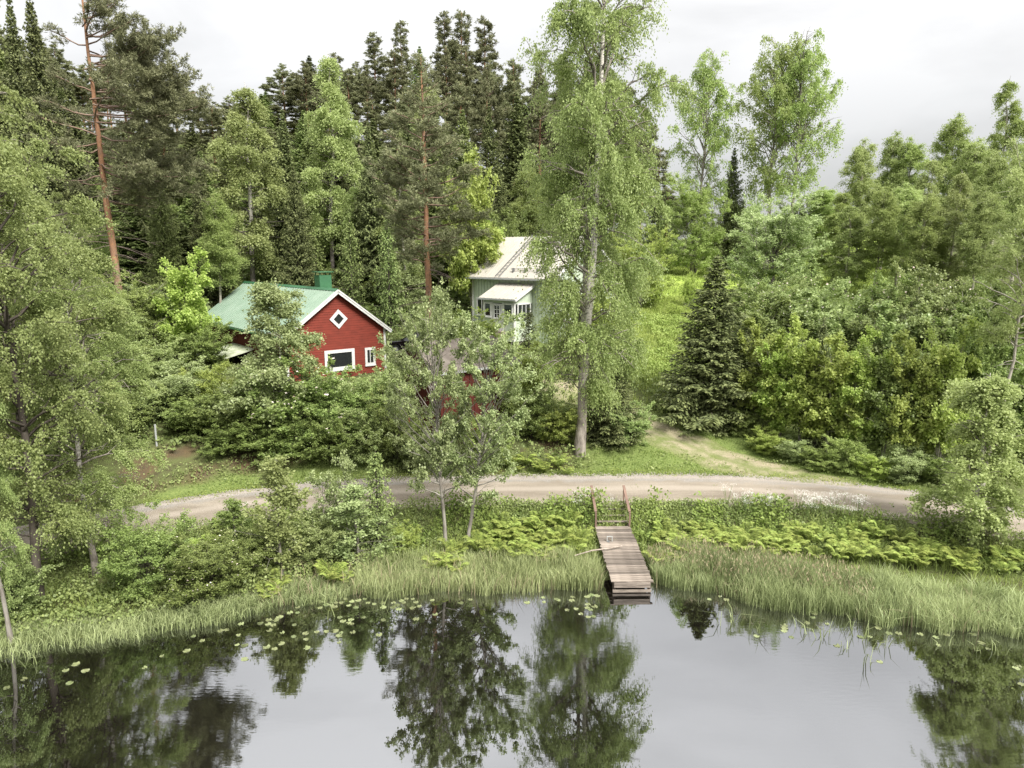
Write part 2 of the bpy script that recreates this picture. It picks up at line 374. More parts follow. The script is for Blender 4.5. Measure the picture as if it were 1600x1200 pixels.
# ------------------------------------------------------------------ mesh helpers
def mesh_np(name, V, quads=None, tris=None, mat=None, tint=None, smooth=False, attrs=None):
    me = bpy.data.meshes.new(name)
    V = np.asarray(V, np.float32)
    me.vertices.add(len(V)); me.vertices.foreach_set('co', V.ravel())
    loops, starts, totals = [], [], []
    n = 0
    if quads is not None and len(quads):
        q = np.asarray(quads, np.int32); loops.append(q.ravel()); starts.append(np.arange(len(q)) * 4); n = q.size
    if tris is not None and len(tris):
        t = np.asarray(tris, np.int32); loops.append(t.ravel()); starts.append(n + np.arange(len(t)) * 3)
    loops = np.concatenate(loops); starts = np.concatenate(starts).astype(np.int32)
    me.loops.add(len(loops)); me.loops.foreach_set('vertex_index', loops)
    me.polygons.add(len(starts)); me.polygons.foreach_set('loop_start', starts)
    if smooth: me.polygons.foreach_set('use_smooth', np.ones(len(starts), bool))
    if tint is not None:
        a = me.attributes.new('tint', 'FLOAT', 'FACE'); a.data.foreach_set('value', np.asarray(tint, np.float32))
    for nm, arr in (attrs or {}).items():
        if arr.ndim == 1:
            a = me.attributes.new(nm, 'FLOAT', 'POINT'); a.data.foreach_set('value', arr.astype(np.float32))
        else:
            a = me.attributes.new(nm, 'FLOAT_COLOR', 'POINT'); a.data.foreach_set('color', arr.astype(np.float32).ravel())
    me.update(calc_edges=True)
    if mat: me.materials.append(mat)
    return me
def tag(o, label=None, cat=None, group=None, kind=None):
    if label: o['label'] = label
    if cat: o['category'] = cat
    if group: o['group'] = group
    if kind: o['kind'] = kind
    return o
def link(name, data, parent=None, loc=None, rz=None, scale=None):
    o = bpy.data.objects.new(name, data); C.objects.link(o)
    if parent is not None: o.parent = parent
    if loc is not None: o.location = loc
    if rz is not None: o.rotation_euler = (0, 0, rz)
    if scale is not None: o.scale = scale
    return o
class MB:
    def __init__(s): s.v, s.f = [], []
    def poly(s, pts, faces):
        k = len(s.v); s.v += [tuple(p) for p in pts]; s.f += [tuple(i + k for i in f) for f in faces]; return s
    def box(s, x0, x1, y0, y1, z0, z1):
        return s.poly([(x0, y0, z0), (x1, y0, z0), (x1, y1, z0), (x0, y1, z0), (x0, y0, z1), (x1, y0, z1), (x1, y1, z1), (x0, y1, z1)],
                      [(3, 2, 1, 0), (4, 5, 6, 7), (0, 1, 5, 4), (1, 2, 6, 5), (2, 3, 7, 6), (3, 0, 4, 7)])
    def prism(s, outline, d0, d1, axis='y'):
        """closed outline of (a, b) extruded along an axis"""
        n = len(outline)
        if axis == 'y': A = [(a, d0, b) for a, b in outline] + [(a, d1, b) for a, b in outline]
        elif axis == 'x': A = [(d0, a, b) for a, b in outline] + [(d1, a, b) for a, b in outline]
        else: A = [(a, b, d0) for a, b in outline] + [(a, b, d1) for a, b in outline]
        return s.poly(A, [tuple(range(n))[::-1], tuple(range(n, 2 * n))] + [(i, (i + 1) % n, n + (i + 1) % n, n + i) for i in range(n)])
    def bar(s, a, b, w, h, up=(0, 0, 1)):
        a, b, up = Vector(a), Vector(b), Vector(up); d = (b - a).normalized(); r = d.cross(up).normalized(); u = r.cross(d)
        P = [p + r * sx * w / 2 + u * sz * h / 2 for p in (a, b) for sx, sz in ((-1, -1), (1, -1), (1, 1), (-1, 1))]
        return s.poly(P, [(3, 2, 1, 0), (4, 5, 6, 7), (0, 1, 5, 4), (1, 2, 6, 5), (2, 3, 7, 6), (3, 0, 4, 7)])
    def cyl(s, a, b, r0, r1=None, n=10):
        r1 = r0 if r1 is None else r1
        a, b = Vector(a), Vector(b); d = (b - a).normalized(); t = Vector((0, 0, 1)) if abs(d.z) < 0.9 else Vector((1, 0, 0)); r = d.cross(t).normalized(); u = r.cross(d)
        P = [p + (r * math.cos(2 * PI * i / n) + u * math.sin(2 * PI * i / n)) * rr for p, rr in ((a, r0), (b, r1)) for i in range(n)]
        return s.poly(P, [tuple(range(n))[::-1], tuple(range(n, 2 * n))] + [(i, (i + 1) % n, n + (i + 1) % n, n + i) for i in range(n)])
    def mesh(s, name, mat):
        me = bpy.data.meshes.new(name); me.from_pydata(s.v, [], s.f); me.update()
        import bmesh
        bm = bmesh.new(); bm.from_mesh(me); bmesh.ops.recalc_face_normals(bm, faces=bm.faces); bm.to_mesh(me); bm.free()
        me.materials.append(mat); return me
    def build(s, name, mat, parent=None, bevel=0.0, **kw):
        o = link(name, s.mesh(name, mat), parent, **kw)
        if bevel:
            b = o.modifiers.new('bevel', 'BEVEL'); b.width = bevel; b.segments = 1
        return o

# ------------------------------------------------------------------ ground, road, track, water
def grid_axis(parts):
    out = []
    for a, b, s in parts: out.append(np.arange(a, b, s))
    return np.concatenate(out + [np.array([parts[-1][1]])])
gx = grid_axis([(-900, -120, 60), (-120, -60, 6), (-60, -34, 1.5), (-34, 34, 0.45), (34, 60, 1.5), (60, 120, 6), (120, 900, 60)])
gy = grid_axis([(8, 18, 2.0), (18, 46, 0.40), (46, 70, 0.9), (70, 130, 2.5), (130, 300, 17), (300, 1500, 120)])
GX, GY = np.meshgrid(gx, gy)
GZ = G(GX, GY)
far_out = sst(110, 400, np.abs(GX)); GZ = GZ * (1 - far_out * (GY < 60)) + far_out * (GY < 60) * np.minimum(GZ, 3)
V = np.stack([GX, GY, GZ], -1).reshape(-1, 3)
nx, ny = len(gx), len(gy)
idx = np.arange(nx * ny).reshape(ny, nx)
Q = np.stack([idx[:-1, :-1], idx[:-1, 1:], idx[1:, 1:], idx[1:, :-1]], -1).reshape(-1, 4)
def pxpy(x, y, z):
    c = y * CO + (CAMH - z) * SI
    return 800 + F * x / c, 600 + F * (y * SI - (CAMH - z) * CO) / c * -1
def turf_w(x, y):
    r = yroad(x); d = y - r
    t = sst(2.0, 2.6, d) * (1 - sst(8, 14, d)) * sst(2.5, 5.5, x) * (1 - sst(20, 26, x))
    t = np.maximum(t, sst(2.0, 2.6, d) * (1 - sst(3.6, 4.6, d)) * sst(-19, -16.5, x) * (1 - sst(-8, -6.5, x)))
    t = np.maximum(t, sst(2, 2.5, d) * (1 - sst(2.8, 3.4, d)) * sst(-1, 3, x))
    t = np.maximum(t, sst(45, 50, y) * (1 - sst(66, 72, y)) * sst(5, 8, x - (y - 40) * 0.12) * (1 - sst(13, 17, x - (y - 40) * 0.1)))
    t = np.maximum(t, sst(46, 47.5, y) * (1 - sst(56, 60, y)) * sst(-8.5, -8, x) * (1 - sst(2, 4, x)))
    return t
def lawn_w(x, y):
    a = x / np.maximum(y, 1)
    return sst(58, 62, y) * (1 - sst(104, 108, y)) * sst(0.16, 0.19, a) * (1 - sst(0.50, 0.56, a))
T = turf_w(GX, GY); Lw = lawn_w(GX, GY)
d = GY - yroad(GX)
S = sst(2.2, 3.0, d) * (1 - sst(7, 9, d)) * (sst(-30, -24, GX) * (1 - sst(-13, -9, GX)) + sst(-2.5, -1, GX) * (1 - sst(2.6, 3.6, GX))) * sst(0.35, 0.6, vnoise(GX, GY, 1.6, 5)) * (1 - T)
S = np.maximum(S, sst(-34, -30, GX) * (1 - sst(-24, -22, GX)) * sst(2, 3, d) * (1 - sst(6, 8, d)))
zone = np.stack([T, Lw, np.clip(S, 0, 1), np.ones_like(T)], -1).reshape(-1, 4)
ground = link('ground', mesh_np('ground', V, Q, None, M['ground'], smooth=True, attrs={'zone': zone}))
tag(ground, 'wooded hillside ground rising from the dark lake', 'ground', kind='structure')

def strip(name, xs, yc, half, nacross, mat, lift, edge_noise=0.25, crown=0.05, path=None):
    """a ribbon laid on the ground; path gives centre points and normals when it does not follow x"""
    n = len(xs)
    if path is None:
        dy = np.gradient(yc, xs); L = np.hypot(1, dy); nxv, nyv = -dy / L, 1 / L
    else: nxv, nyv = path
    rows, acr = [], []
    for k in range(nacross + 1):
        t = k / nacross; w = (t * 2 - 1) * half
        if k in (0, nacross): w = w + (vnoise(xs, yc, 0.9, 11 + k) - 0.5) * edge_noise * 2
        px_, py_ = xs + nxv * w, yc + nyv * w
        h = crown * (1 - (t * 2 - 1) ** 2)
        if k in (0, nacross): h = -0.05
        rows.append(np.stack([px_, py_, G(px_, py_) + lift + h + (vnoise(px_, py_, 0.7, 3) - 0.5) * 0.02], -1)); acr.append(np.full(n, t))
    V = np.stack(rows, 0).reshape(-1, 3); idx = np.arange((nacross + 1) * n).reshape(nacross + 1, n)
    Q = np.stack([idx[:-1, :-1], idx[:-1, 1:], idx[1:, 1:], idx[1:, :-1]], -1).reshape(-1, 4)
    return mesh_np(name, V, Q, None, mat, smooth=True, attrs={'across': np.stack(acr, 0).ravel()})
xs = np.linspace(-60, 60, 480)
road = link('road', strip('road', xs, yroad(xs), 2.35, 12, M['road'], 0.03))
tag(road, 'pale brown gravel road running along the lake shore', 'road', kind='structure')

TP = [(1330, 768), (1200, 738), (1110, 712), (1050, 688), (1005, 665), (960, 640), (900, 618), (840, 600)]
def on_ground(px, py):
    r = ray(px, py); o = np.array([0, 0, CAMH]); t = 15.0
    for _ in range(6000):
        p = o + r * t
        if p[2] < g1(p[0], p[1]): return p
        t += 0.05
    return p
tp = np.array([on_ground(*p)[:2] for p in TP])
s = np.concatenate([[0], np.cumsum(np.hypot(*np.diff(tp, axis=0).T))]); ss = np.linspace(0, s[-1], 90)
tx, ty = np.interp(ss, s, tp[:, 0]), np.interp(ss, s, tp[:, 1])
k = np.hanning(13); k /= k.sum()
tx = np.convolve(np.pad(tx, 6, mode='edge'), k, 'valid'); ty = np.convolve(np.pad(ty, 6, mode='edge'), k, 'valid')
dx, dy = np.gradient(tx), np.gradient(ty); L = np.hypot(dx, dy)
def track_strip():
    m = strip('track', tx, ty, 1.85, 8, M['track'], 0.035, 0.35, 0.02, path=(-dy / L, dx / L))
    a = m.attributes['across']; v = np.zeros(len(m.vertices), np.float32); a.data.foreach_get('value', v); a.data.foreach_set('value', np.abs(v * 2 - 1)); return m
track = link('track', track_strip())
tag(track, 'sandy side track climbing from the road between grass verges', 'track', kind='structure')
def water():
    o = MB().poly([(-900, -400, 0), (900, -400, 0), (900, 60, 0), (-900, 60, 0)], [(0, 1, 2, 3)]).build('water', M['water'])
    return tag(o, 'dark still lake water mirroring the sky and trees', 'water', kind='structure')
water()

# ------------------------------------------------------------------ red house
RZ_RED = math.radians(40.2)
def to_local(p, o, rz):
    d = np.array(p) - np.array(o); c, s_ = math.cos(-rz), math.sin(-rz)
    return np.array([c * d[0] - s_ * d[1], s_ * d[0] + c * d[1], d[2]])
def hit_plane_y(px, py, o, rz, yl=0.0):
    """local (x, z) where the survey ray meets the wall plane local y = yl"""
    a = to_local((0, 0, CAMH), o, rz); r = ray(px, py); b = to_local(np.array(o) + r, o, rz)
    t = (yl - a[1]) / b[1]; return a[0] + b[0] * t, a[2] + b[2] * t
def hit_plane_x(px, py, o, rz, xl=0.0):
    a = to_local((0, 0, CAMH), o, rz); r = ray(px, py); b = to_local(np.array(o) + r, o, rz)
    t = (xl - a[0]) / b[0]; return a[1] + b[1] * t, a[2] + b[2] * t

def window(parent, cx, z0, z1, w, y=0.0, fw=0.14, mull_v=0, mull_h=0, curtains=False, axis='y', name='window'):
    """a framed window in a wall facing local -y (or +x when axis is x)"""
    def B(mb, a0, a1, d0, d1, b0, b1):
        if axis == 'y': mb.box(a0, a1, y - d1, y - d0, b0, b1)
        else: mb.box(y + d0, y + d1, a0, a1, b0, b1)
    f = MB(); x0, x1 = cx - w / 2, cx + w / 2
    B(f, x0 - fw, x0, 0.0, 0.07, z0 - fw, z1 + fw); B(f, x1, x1 + fw, 0.0, 0.07, z0 - fw, z1 + fw)
    B(f, x0, x1, 0.0, 0.07, z1, z1 + fw); B(f, x0, x1, 0.0, 0.07, z0 - fw, z0)
    B(f, x0 - fw - 0.03, x1 + fw + 0.03, 0.0, 0.12, z0 - fw - 0.05, z0 - fw)
    fo = f.build(name, M['white'], parent)
    g = MB(); B(g, x0, x1, 0.012, 0.022, z0, z1); g.build('pane', M['glass'], fo)
    if mull_v or mull_h:
        m = MB()
        for i in range(mull_v):
            a = x0 + (x1 - x0) * (i + 1) / (mull_v + 1); B(m, a - 0.025, a + 0.025, 0.022, 0.05, z0, z1)
        for i in range(mull_h):
            b = z0 + (z1 - z0) * (i + 1) / (mull_h + 1); B(m, x0, x1, 0.022, 0.046, b - 0.02, b + 0.02)
        m.build('glazing_bars', M['white'], fo)
    return fo

def red_house():
    y0 = 43.0
    ze = Zat(528, y0); xo = X(441, y0, ze); gz = 4.3
    W, Ln, eh, ridge = 6.9, 15.4, ze - gz, 2.75
    oh = 0.32
    c, s_ = math.cos(RZ_RED), math.sin(RZ_RED)
    ox = xo + oh * c - oh * s_; oy = y0 + oh * s_ + oh * c
    o = (ox, oy, gz)
    H = link('red_house', None, loc=o, rz=RZ_RED)
    tag(H, 'dark red board house with a pale green metal roof on the bank', 'house')
    slope = ridge / (W / 2 + oh)
    wh = eh + slope * oh                         # wall height under the roof
    top = lambda x: wh + slope * (W / 2 - abs(x - W / 2)) - 0.06
    # front gable: lapped horizontal boards, each course proud at its foot
    g = MB(); z = -1.4; hb = 0.155
    while z < wh + ridge - 0.35:
        z1 = z + hb
        xa = 0.0 if z1 < wh - 0.06 else (z1 - wh + 0.06) / slope
        xb = W - xa
        xa0 = 0.0 if z < wh - 0.06 else (z - wh + 0.06) / slope
        if xb - xa > 0.1:
            g.poly([(xa0, -0.022, z), (W - xa0, -0.022, z), (xb, -0.002, z1), (xa, -0.002, z1), (xa0, 0.1, z), (W - xa0, 0.1, z), (xb, 0.1, z1), (xa, 0.1, z1)],
                   [(0, 1, 2, 3), (5, 4, 7, 6), (4, 5, 1, 0), (3, 2, 6, 7), (4, 0, 3, 7), (1, 5, 6, 2)])
        z = z1
    g.build('gable_wall', M['red'], H)
    w = MB()
    n = int(Ln / 0.17)
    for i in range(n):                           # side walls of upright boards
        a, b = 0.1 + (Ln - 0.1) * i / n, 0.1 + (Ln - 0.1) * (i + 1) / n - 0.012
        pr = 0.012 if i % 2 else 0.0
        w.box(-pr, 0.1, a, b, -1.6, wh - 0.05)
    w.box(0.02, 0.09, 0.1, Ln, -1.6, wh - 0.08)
    w.build('side_wall', M['red_shaded'], H)
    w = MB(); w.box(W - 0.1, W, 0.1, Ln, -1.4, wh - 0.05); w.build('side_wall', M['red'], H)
    w = MB(); w.prism([(0, -1.4), (W, -1.4), (W, wh - 0.06), (W / 2, wh + ridge - 0.4), (0, wh - 0.06)], Ln, Ln + 0.1); w.build('gable_wall', M['red'], H)
    # roof: two pitched sheets with standing seams
    th = 0.06
    zr = eh + ridge + 0.02
    r = MB()
    for sgn in (0, 1):
        xe = -oh if sgn == 0 else W + oh
        r.poly([(xe, -oh, eh), (W / 2, -oh, zr), (W / 2, Ln + oh, zr), (xe, Ln + oh, eh), (xe, -oh, eh - th), (W / 2, -oh, zr - th), (W / 2, Ln + oh, zr - th), (xe, Ln + oh, eh - th)],
               [(0, 1, 2, 3), (4, 7, 6, 5), (0, 4, 5, 1), (3, 2, 6, 7), (0, 3, 7, 4)])
    ro = r.build('roof', M['green_roof'], H)
    r = MB(); k = 0
    yy = -oh + 0.2
    while yy < Ln + oh - 0.05:
        for xe in (-oh, W + oh):
            r.bar((xe, yy, eh + 0.018), (W / 2, yy, zr + 0.018), 0.03, 0.035)
        yy += 0.42
    r.build('roof_seams', M['green_roof'], ro)
    r = MB(); r.prism([(W / 2 - 0.18, zr - 0.08), (W / 2, zr + 0.06), (W / 2 + 0.18, zr - 0.08), (W / 2, zr + 0.03)], -oh - 0.02, Ln + oh + 0.02); r.build('ridge_cap', M['green_metal'], ro)
    # barge boards, fascia, corner boards
    for xe in (-oh, W + oh):
        b = MB(); b.bar((xe, -oh - 0.035, eh - 0.13), (W / 2, -oh - 0.035, zr - 0.13), 0.05, 0.20, (0, 0, 1)); b.build('barge_board', M['white'], H)
        b = MB(); b.bar((xe, -oh - 0.065, eh - 0.03), (W / 2, -oh - 0.065, zr - 0.03), 0.05, 0.09, (0, 0, 1)); b.build('barge_trim', M['white'], H)
        b = MB(); b.box(min(xe, xe + math.copysign(0.1, xe)), max(xe, xe + math.copysign(0.1, xe)), -oh, Ln + oh, eh - 0.16, eh - 0.07); b.build('gutter', M['green_metal'], H)
    for x0, x1 in ((-0.035, 0.11), (W - 0.11, W + 0.035)):
        b = MB(); b.box(x0, x1, -0.05, -0.024, -1.3, wh - 0.1); b.build('corner_board', M['white'], H)
    # windows located on the gable
    cx, cz = hit_plane_y(528.5, 498.5, o, RZ_RED)
    dm = MB(); R0, R1 = 0.62, 0.36
    ring = lambda R, yv: [(cx, yv, cz - R), (cx + R, yv, cz), (cx, yv, cz + R), (cx - R, yv, cz)]
    A, Bk, Cc, Dk = ring(R0, -0.08), ring(R1, -0.08), ring(R0, -0.0), ring(R1, -0.0)
    dm.poly(A + Bk + Cc + Dk, [(i, (i + 1) % 4, 4 + (i + 1) % 4, 4 + i) for i in range(4)] + [(i, (i + 1) % 4, 8 + (i + 1) % 4, 8 + i) for i in range(4)] + [(4 + i, 4 + (i + 1) % 4, 12 + (i + 1) % 4, 12 + i) for i in range(4)])
    dw = dm.build('window', M['white'], H); dw['label'] = 'diamond shaped attic window'
    MB().prism([(cx, cz - R1), (cx + R1, cz), (cx, cz + R1), (cx - R1, cz)], -0.04, -0.03).build('pane', M['glass'], dw)
    a0, b1 = hit_plane_y(511, 552, o, RZ_RED); a1, _ = hit_plane_y(549, 552, o, RZ_RED); _, b0 = hit_plane_y(549, 571, o, RZ_RED); _, b1 = hit_plane_y(530, 551, o, RZ_RED)
    bw = window(H, (a0 + a1) / 2, b0, b1, a1 - a0, 0.0, 0.2); bw['label'] = 'wide window with dark curtains'
    a2, b3 = hit_plane_y(573, 547, o, RZ_RED); a3, b2 = hit_plane_y(583, 566, o, RZ_RED)
    sw = window(H, (a2 + a3) / 2, b2, b3, a3 - a2, 0.0, 0.16, mull_v=1)
    sw['label'] = 'small upright window'
    # downpipe wire
    # chimney of green sheet with a cap
    cyy, _ = 0, 0
    ch = MB()
    # chimney stands astride the ridge about 3 m in
    yc = 2.6
    ch.box(W / 2 + 0.02, W / 2 + 0.86, yc - 0.38, yc + 0.38, eh + ridge - 0.9, eh + ridge + 0.85)
    co = ch.build('chimney', M['green_metal'], H)
    ch = MB(); ch.box(W / 2 - 0.10, W / 2 + 0.98, yc - 0.5, yc + 0.5, eh + ridge + 1.03, eh + ridge + 1.08)
    for sx in (W / 2 + 0.08, W / 2 + 0.80):
        for sy in (yc - 0.32, yc + 0.32): ch.box(sx - 0.03, sx + 0.03, sy - 0.03, sy + 0.03, eh + ridge + 0.85, eh + ridge + 1.03)
    ch.build('chimney_cap', M['green_metal'], co)
    # lean-to roof on the lake side wall
    p1 = hit_plane_x(396, 568, o, RZ_RED, 0.0); 
    zl = 1.55
    l = MB()
    l.poly([(0.0, 5.3, zl + 0.35), (-2.6, 5.3, zl - 0.25), (-2.6, 9.3, zl - 0.25), (0.0, 9.3, zl + 0.35), (0.0, 5.3, zl + 0.25), (-2.6, 5.3, zl - 0.35), (-2.6, 9.3, zl - 0.35), (0.0, 9.3, zl + 0.25)],
           [(0, 1, 2, 3), (4, 7, 6, 5), (0, 4, 5, 1), (1, 5, 6, 2), (2, 6, 7, 3)])
    lo = l.build('porch_roof', M['moss_roof'], H)
    l = MB(); l.box(-2.66, -2.6, 5.25, 9.35, zl - 0.42, zl - 0.22); l.build('fascia_board', M['dark_metal'], lo)
    for py_ in (5.5, 9.1):
        l = MB(); l.box(-2.5, -2.38, py_ - 0.06, py_ + 0.06, -2.2, zl - 0.3); l.build('post', M['red_shaded'], H)
    return H, o
RH, RHo = red_house()

# ------------------------------------------------------------------ pale green house
def green_house():
    rz = math.radians(-41)
    y0 = 59.0; ze = Zat(432, y0); xo = X(728, y0, ze); oh = 0.4; gz = 6.7
    c, s_ = math.cos(rz), math.sin(rz)
    o = (xo + oh * c - oh * s_, y0 + oh * s_ + oh * c, gz)
    H = link('pale_green_house', None, loc=o, rz=rz)
    tag(H, 'pale green wooden house with a beige metal roof behind the big birch', 'house')
    W, D = 8.4, 8.2; eh = ze - gz; ridge = 3.2; slope = ridge / (D / 2 + oh); wh = eh + slope * oh
    w = MB(); n = int(W / 0.16)
    for i in range(n):
        a = W * i / n; w.box(a, a + W / n - 0.015, -0.02 * (i % 2), 0.1, -1.0, wh - 0.06)
    w.box(0.0, W, 0.03, 0.09, -1, wh - 0.08)
    w.build('front_wall', M['pale_green'], H)
    for nm, x0, x1 in (('gable_wall', -0.0, 0.1), ('gable_wall', W - 0.1, W)):
        g = MB(); g.prism([(0.101, -1.0), (D, -1.0), (D, wh - 0.06), (D / 2, wh + ridge - 0.45), (0.101, wh - 0.06)], x0, x1, 'x')
        if x0 > 1:
            n = int(D / 0.16)
            for i in range(1, n, 2):
                a = D * i / n; zt = wh - 0.1 + slope * (D / 2 - abs(a + 0.08 - D / 2)) - 0.15
                g.box(W - 0.05, W + 0.018, a, a + D / n - 0.015, -1.0, zt)
        g.build(nm, M['pale_green'], H)
    w = MB(); w.box(0, W, D, D + 0.1, -1, wh - 0.06); w.build('back_wall', M['pale_green'], H)
    for a, b in ((-0.04, 0.12), (W - 0.12, W + 0.04)):
        MB().box(a, b, -0.06, -0.025, -1, wh - 0.1).build('corner_board', M['white'], H)
    MB().box(W + 0.022, W + 0.05, 0.0, 0.16, -1, wh - 0.1).build('corner_board', M['white'], H)
    zr = eh + ridge; th = 0.07
    r = MB()
    for ye in (-oh, D + oh):
        r.poly([(-oh, ye, eh), (W + oh, ye, eh), (W + oh, D / 2, zr), (-oh, D / 2, zr), (-oh, ye, eh - th), (W + oh, ye, eh - th), (W + oh, D / 2, zr - th), (-oh, D / 2, zr - th)],
               [(0, 1, 2, 3), (7, 6, 5, 4), (0, 4, 5, 1), (1, 5, 6, 2), (0, 3, 7, 4)])
    ro = r.build('roof', M['beige_roof'], H)
    r = MB(); x = -oh + 0.15
    while x < W + oh:
        for ye in (-oh, D + oh): r.bar((x, ye, eh + 0.015), (x, D / 2, zr + 0.015), 0.03, 0.03)
        x += 0.4
    r.build('roof_seams', M['beige_roof'], ro)
    MB().box(-oh, W + oh, -oh - 0.12, -oh - 0.005, eh - 0.16, eh - 0.05).build('gutter', M['grey_metal'], H)
    for ye in (-oh, D + oh):
        b = MB(); b.bar((W + oh + 0.03, ye, eh - 0.12), (W + oh + 0.03, D / 2, zr - 0.12), 0.05, 0.22); b.build('barge_board', M['white'], H)
    # roof ladder up to the ridge, snow guard with brackets
    rise = slope
    ld = MB(); lx = 3.1
    for sx in (-0.2, 0.2): ld.bar((lx + sx, -oh - 0.1, eh + 0.10), (lx + sx, D / 2, zr + 0.12), 0.05, 0.05)
    for i in range(14):
        t = (i + 0.5) / 14; ld.bar((lx - 0.2, -oh + t * (D / 2 + oh), eh + 0.11 + t * ridge), (lx + 0.2, -oh + t * (D / 2 + oh), eh + 0.11 + t * ridge), 0.03, 0.03)
    ld.build('roof_ladder', M['dark_metal'], ro)
    sg = MB()
    for k in (0.14, 0.24): sg.cyl((3.9, 0.25, eh + 0.65 * rise + k), (7.6, 0.25, eh + 0.65 * rise + k), 0.02, n=6)
    for x in (4.2, 5.4, 6.6, 7.4): sg.box(x - 0.03, x + 0.03, 0.1, 0.3, eh + 0.45 * rise, eh + 0.65 * rise + 0.28)
    sg.build('snow_guard', M['dark_metal'], ro)
    # porch
    dp = 2.1; px0, px1 = 2.3, 6.2
    a, zb = hit_plane_y(751, 464, o, rz, -dp); b, zb2 = hit_plane_y(808, 468, o, rz, -dp)
    P = link('porch', None, parent=H)
    ax0, ax1 = a + 0.25, b - 0.25; zp = (zb + zb2) / 2; zt = zp + 1.05
    pr = MB(); pr.poly([(a, -dp - 0.25, zp), (b, -dp - 0.25, zp), (b, -0.03, zt), (a, -0.03, zt), (a, -dp - 0.25, zp - 0.08), (b, -dp - 0.25, zp - 0.08), (b, -0.03, zt - 0.08), (a, -0.03, zt - 0.08)],
                   [(0, 1, 2, 3), (7, 6, 5, 4), (0, 4, 5, 1), (1, 5, 6, 2), (0, 3, 7, 4)])
    x = a + 0.2
    while x < b:
        pr.bar((x, -dp - 0.25, zp + 0.015), (x, -0.04, zt + 0.015), 0.03, 0.03); x += 0.4
    pr.build('porch_roof', M['beige_roof'], P)
    MB().bar((b + 0.03, -dp - 0.25, zp - 0.1), (b + 0.03, -0.05, zt - 0.1), 0.04, 0.2).build('barge_board', M['white'], P)
    MB().box(a, b, -dp - 0.32, -dp - 0.252, zp - 0.14, zp - 0.02).build('gutter', M['grey_metal'], P)
    fw = MB(); dcx = (ax0 + ax1) / 2 - 0.1
    fw.box(ax0 + 0.13, dcx - 0.6, -dp, -dp + 0.08, -0.8, 0.95); fw.box(dcx + 0.6, ax1 - 0.13, -dp, -dp + 0.08, -0.8, 0.95)
    fw.box(ax0 + 0.13, ax1 - 0.13, -dp + 0.01, -dp + 0.07, 2.05, zp - 0.12)
    fw.build('front_wall', M['pale_green'], P)
    sw = MB(); sw.box(ax1 - 0.08, ax1, -dp + 0.13, -0.04, -0.8, 0.9); sw.build('side_wall', M['pale_green'], P); sw = MB()
    sw.prism([(-dp + 0.13, 2.0), (-0.04, 2.0), (-0.04, zt - 0.2), (-dp + 0.13, zp - 0.05)], ax1 - 0.08, ax1, 'x'); sw.build('side_wall', M['pale_green'], P)
    sw = MB(); sw.box(ax0, ax0 + 0.08, -dp + 0.13, -0.04, -0.8, zp - 0.05); sw.build('side_wall', M['pale_green'], P)
    for x in (ax0, ax1 - 0.13): MB().box(x, x + 0.13, -dp - 0.02, -dp + 0.12, -0.8, zp - 0.09).build('corner_post', M['white'], P)
    w1 = ((ax0 + 0.13) + (dcx - 0.6)) / 2; w2 = ((dcx + 0.6) + (ax1 - 0.13)) / 2
    window(P, w1, 1.05, 1.95, (dcx - 0.6) - (ax0 + 0.13) - 0.24, -dp, 0.1)
    window(P, w2, 1.05, 1.95, (ax1 - 0.13) - (dcx + 0.6) - 0.24, -dp, 0.1)
    window(P, -dp / 2, 1.0, 1.95, dp - 0.75, ax1, 0.1, mull_v=2, axis='x')
    d = MB(); d.box(dcx - 0.45, dcx + 0.45, -dp - 0.03, -dp + 0.02, -0.05, 2.0)
    do = d.build('door', M['white'], P)
    window(P, dcx, 0.95, 1.85, 0.5, -dp - 0.035, 0.05, mull_v=1, mull_h=2, name='door_window')
    MB().box(dcx + 0.36, dcx + 0.40, -dp - 0.09, -dp - 0.03, 0.9, 1.02).build('handle', M['grey_metal'], do)
    MB().box(dcx - 0.62, dcx - 0.47, -dp - 0.04, -dp + 0.05, -0.2, 2.1).build('door_frame', M['white'], P)
    MB().box(dcx + 0.47, dcx + 0.62, -dp - 0.04, -dp + 0.05, -0.2, 2.1).build('door_frame', M['white'], P)
    st = MB()
    for i in range(3): st.box(dcx - 0.8, dcx + 0.8, -dp - 0.35 * (i + 1), -dp - 0.35 * i - 0.04, -0.9, -0.05 - 0.18 * i)
    st.build('steps', M['wood'], P)
    # windows on the right gable
    window(H, 2.3, 0.9, 2.1, 1.1, W, 0.12, mull_v=1, axis='x'); window(H, 5.6, 0.9, 2.1, 1.1, W, 0.12, mull_v=1, axis='x')
    window(H, 4.1, 3.7, 4.7, 0.9, W, 0.12, mull_v=1, axis='x')
    window(H, 1.0, 0.9, 2.1, 0.9, 0.0, 0.12, mull_v=1)
    return H, o, rz
GH, GHo, GHrz = green_house()

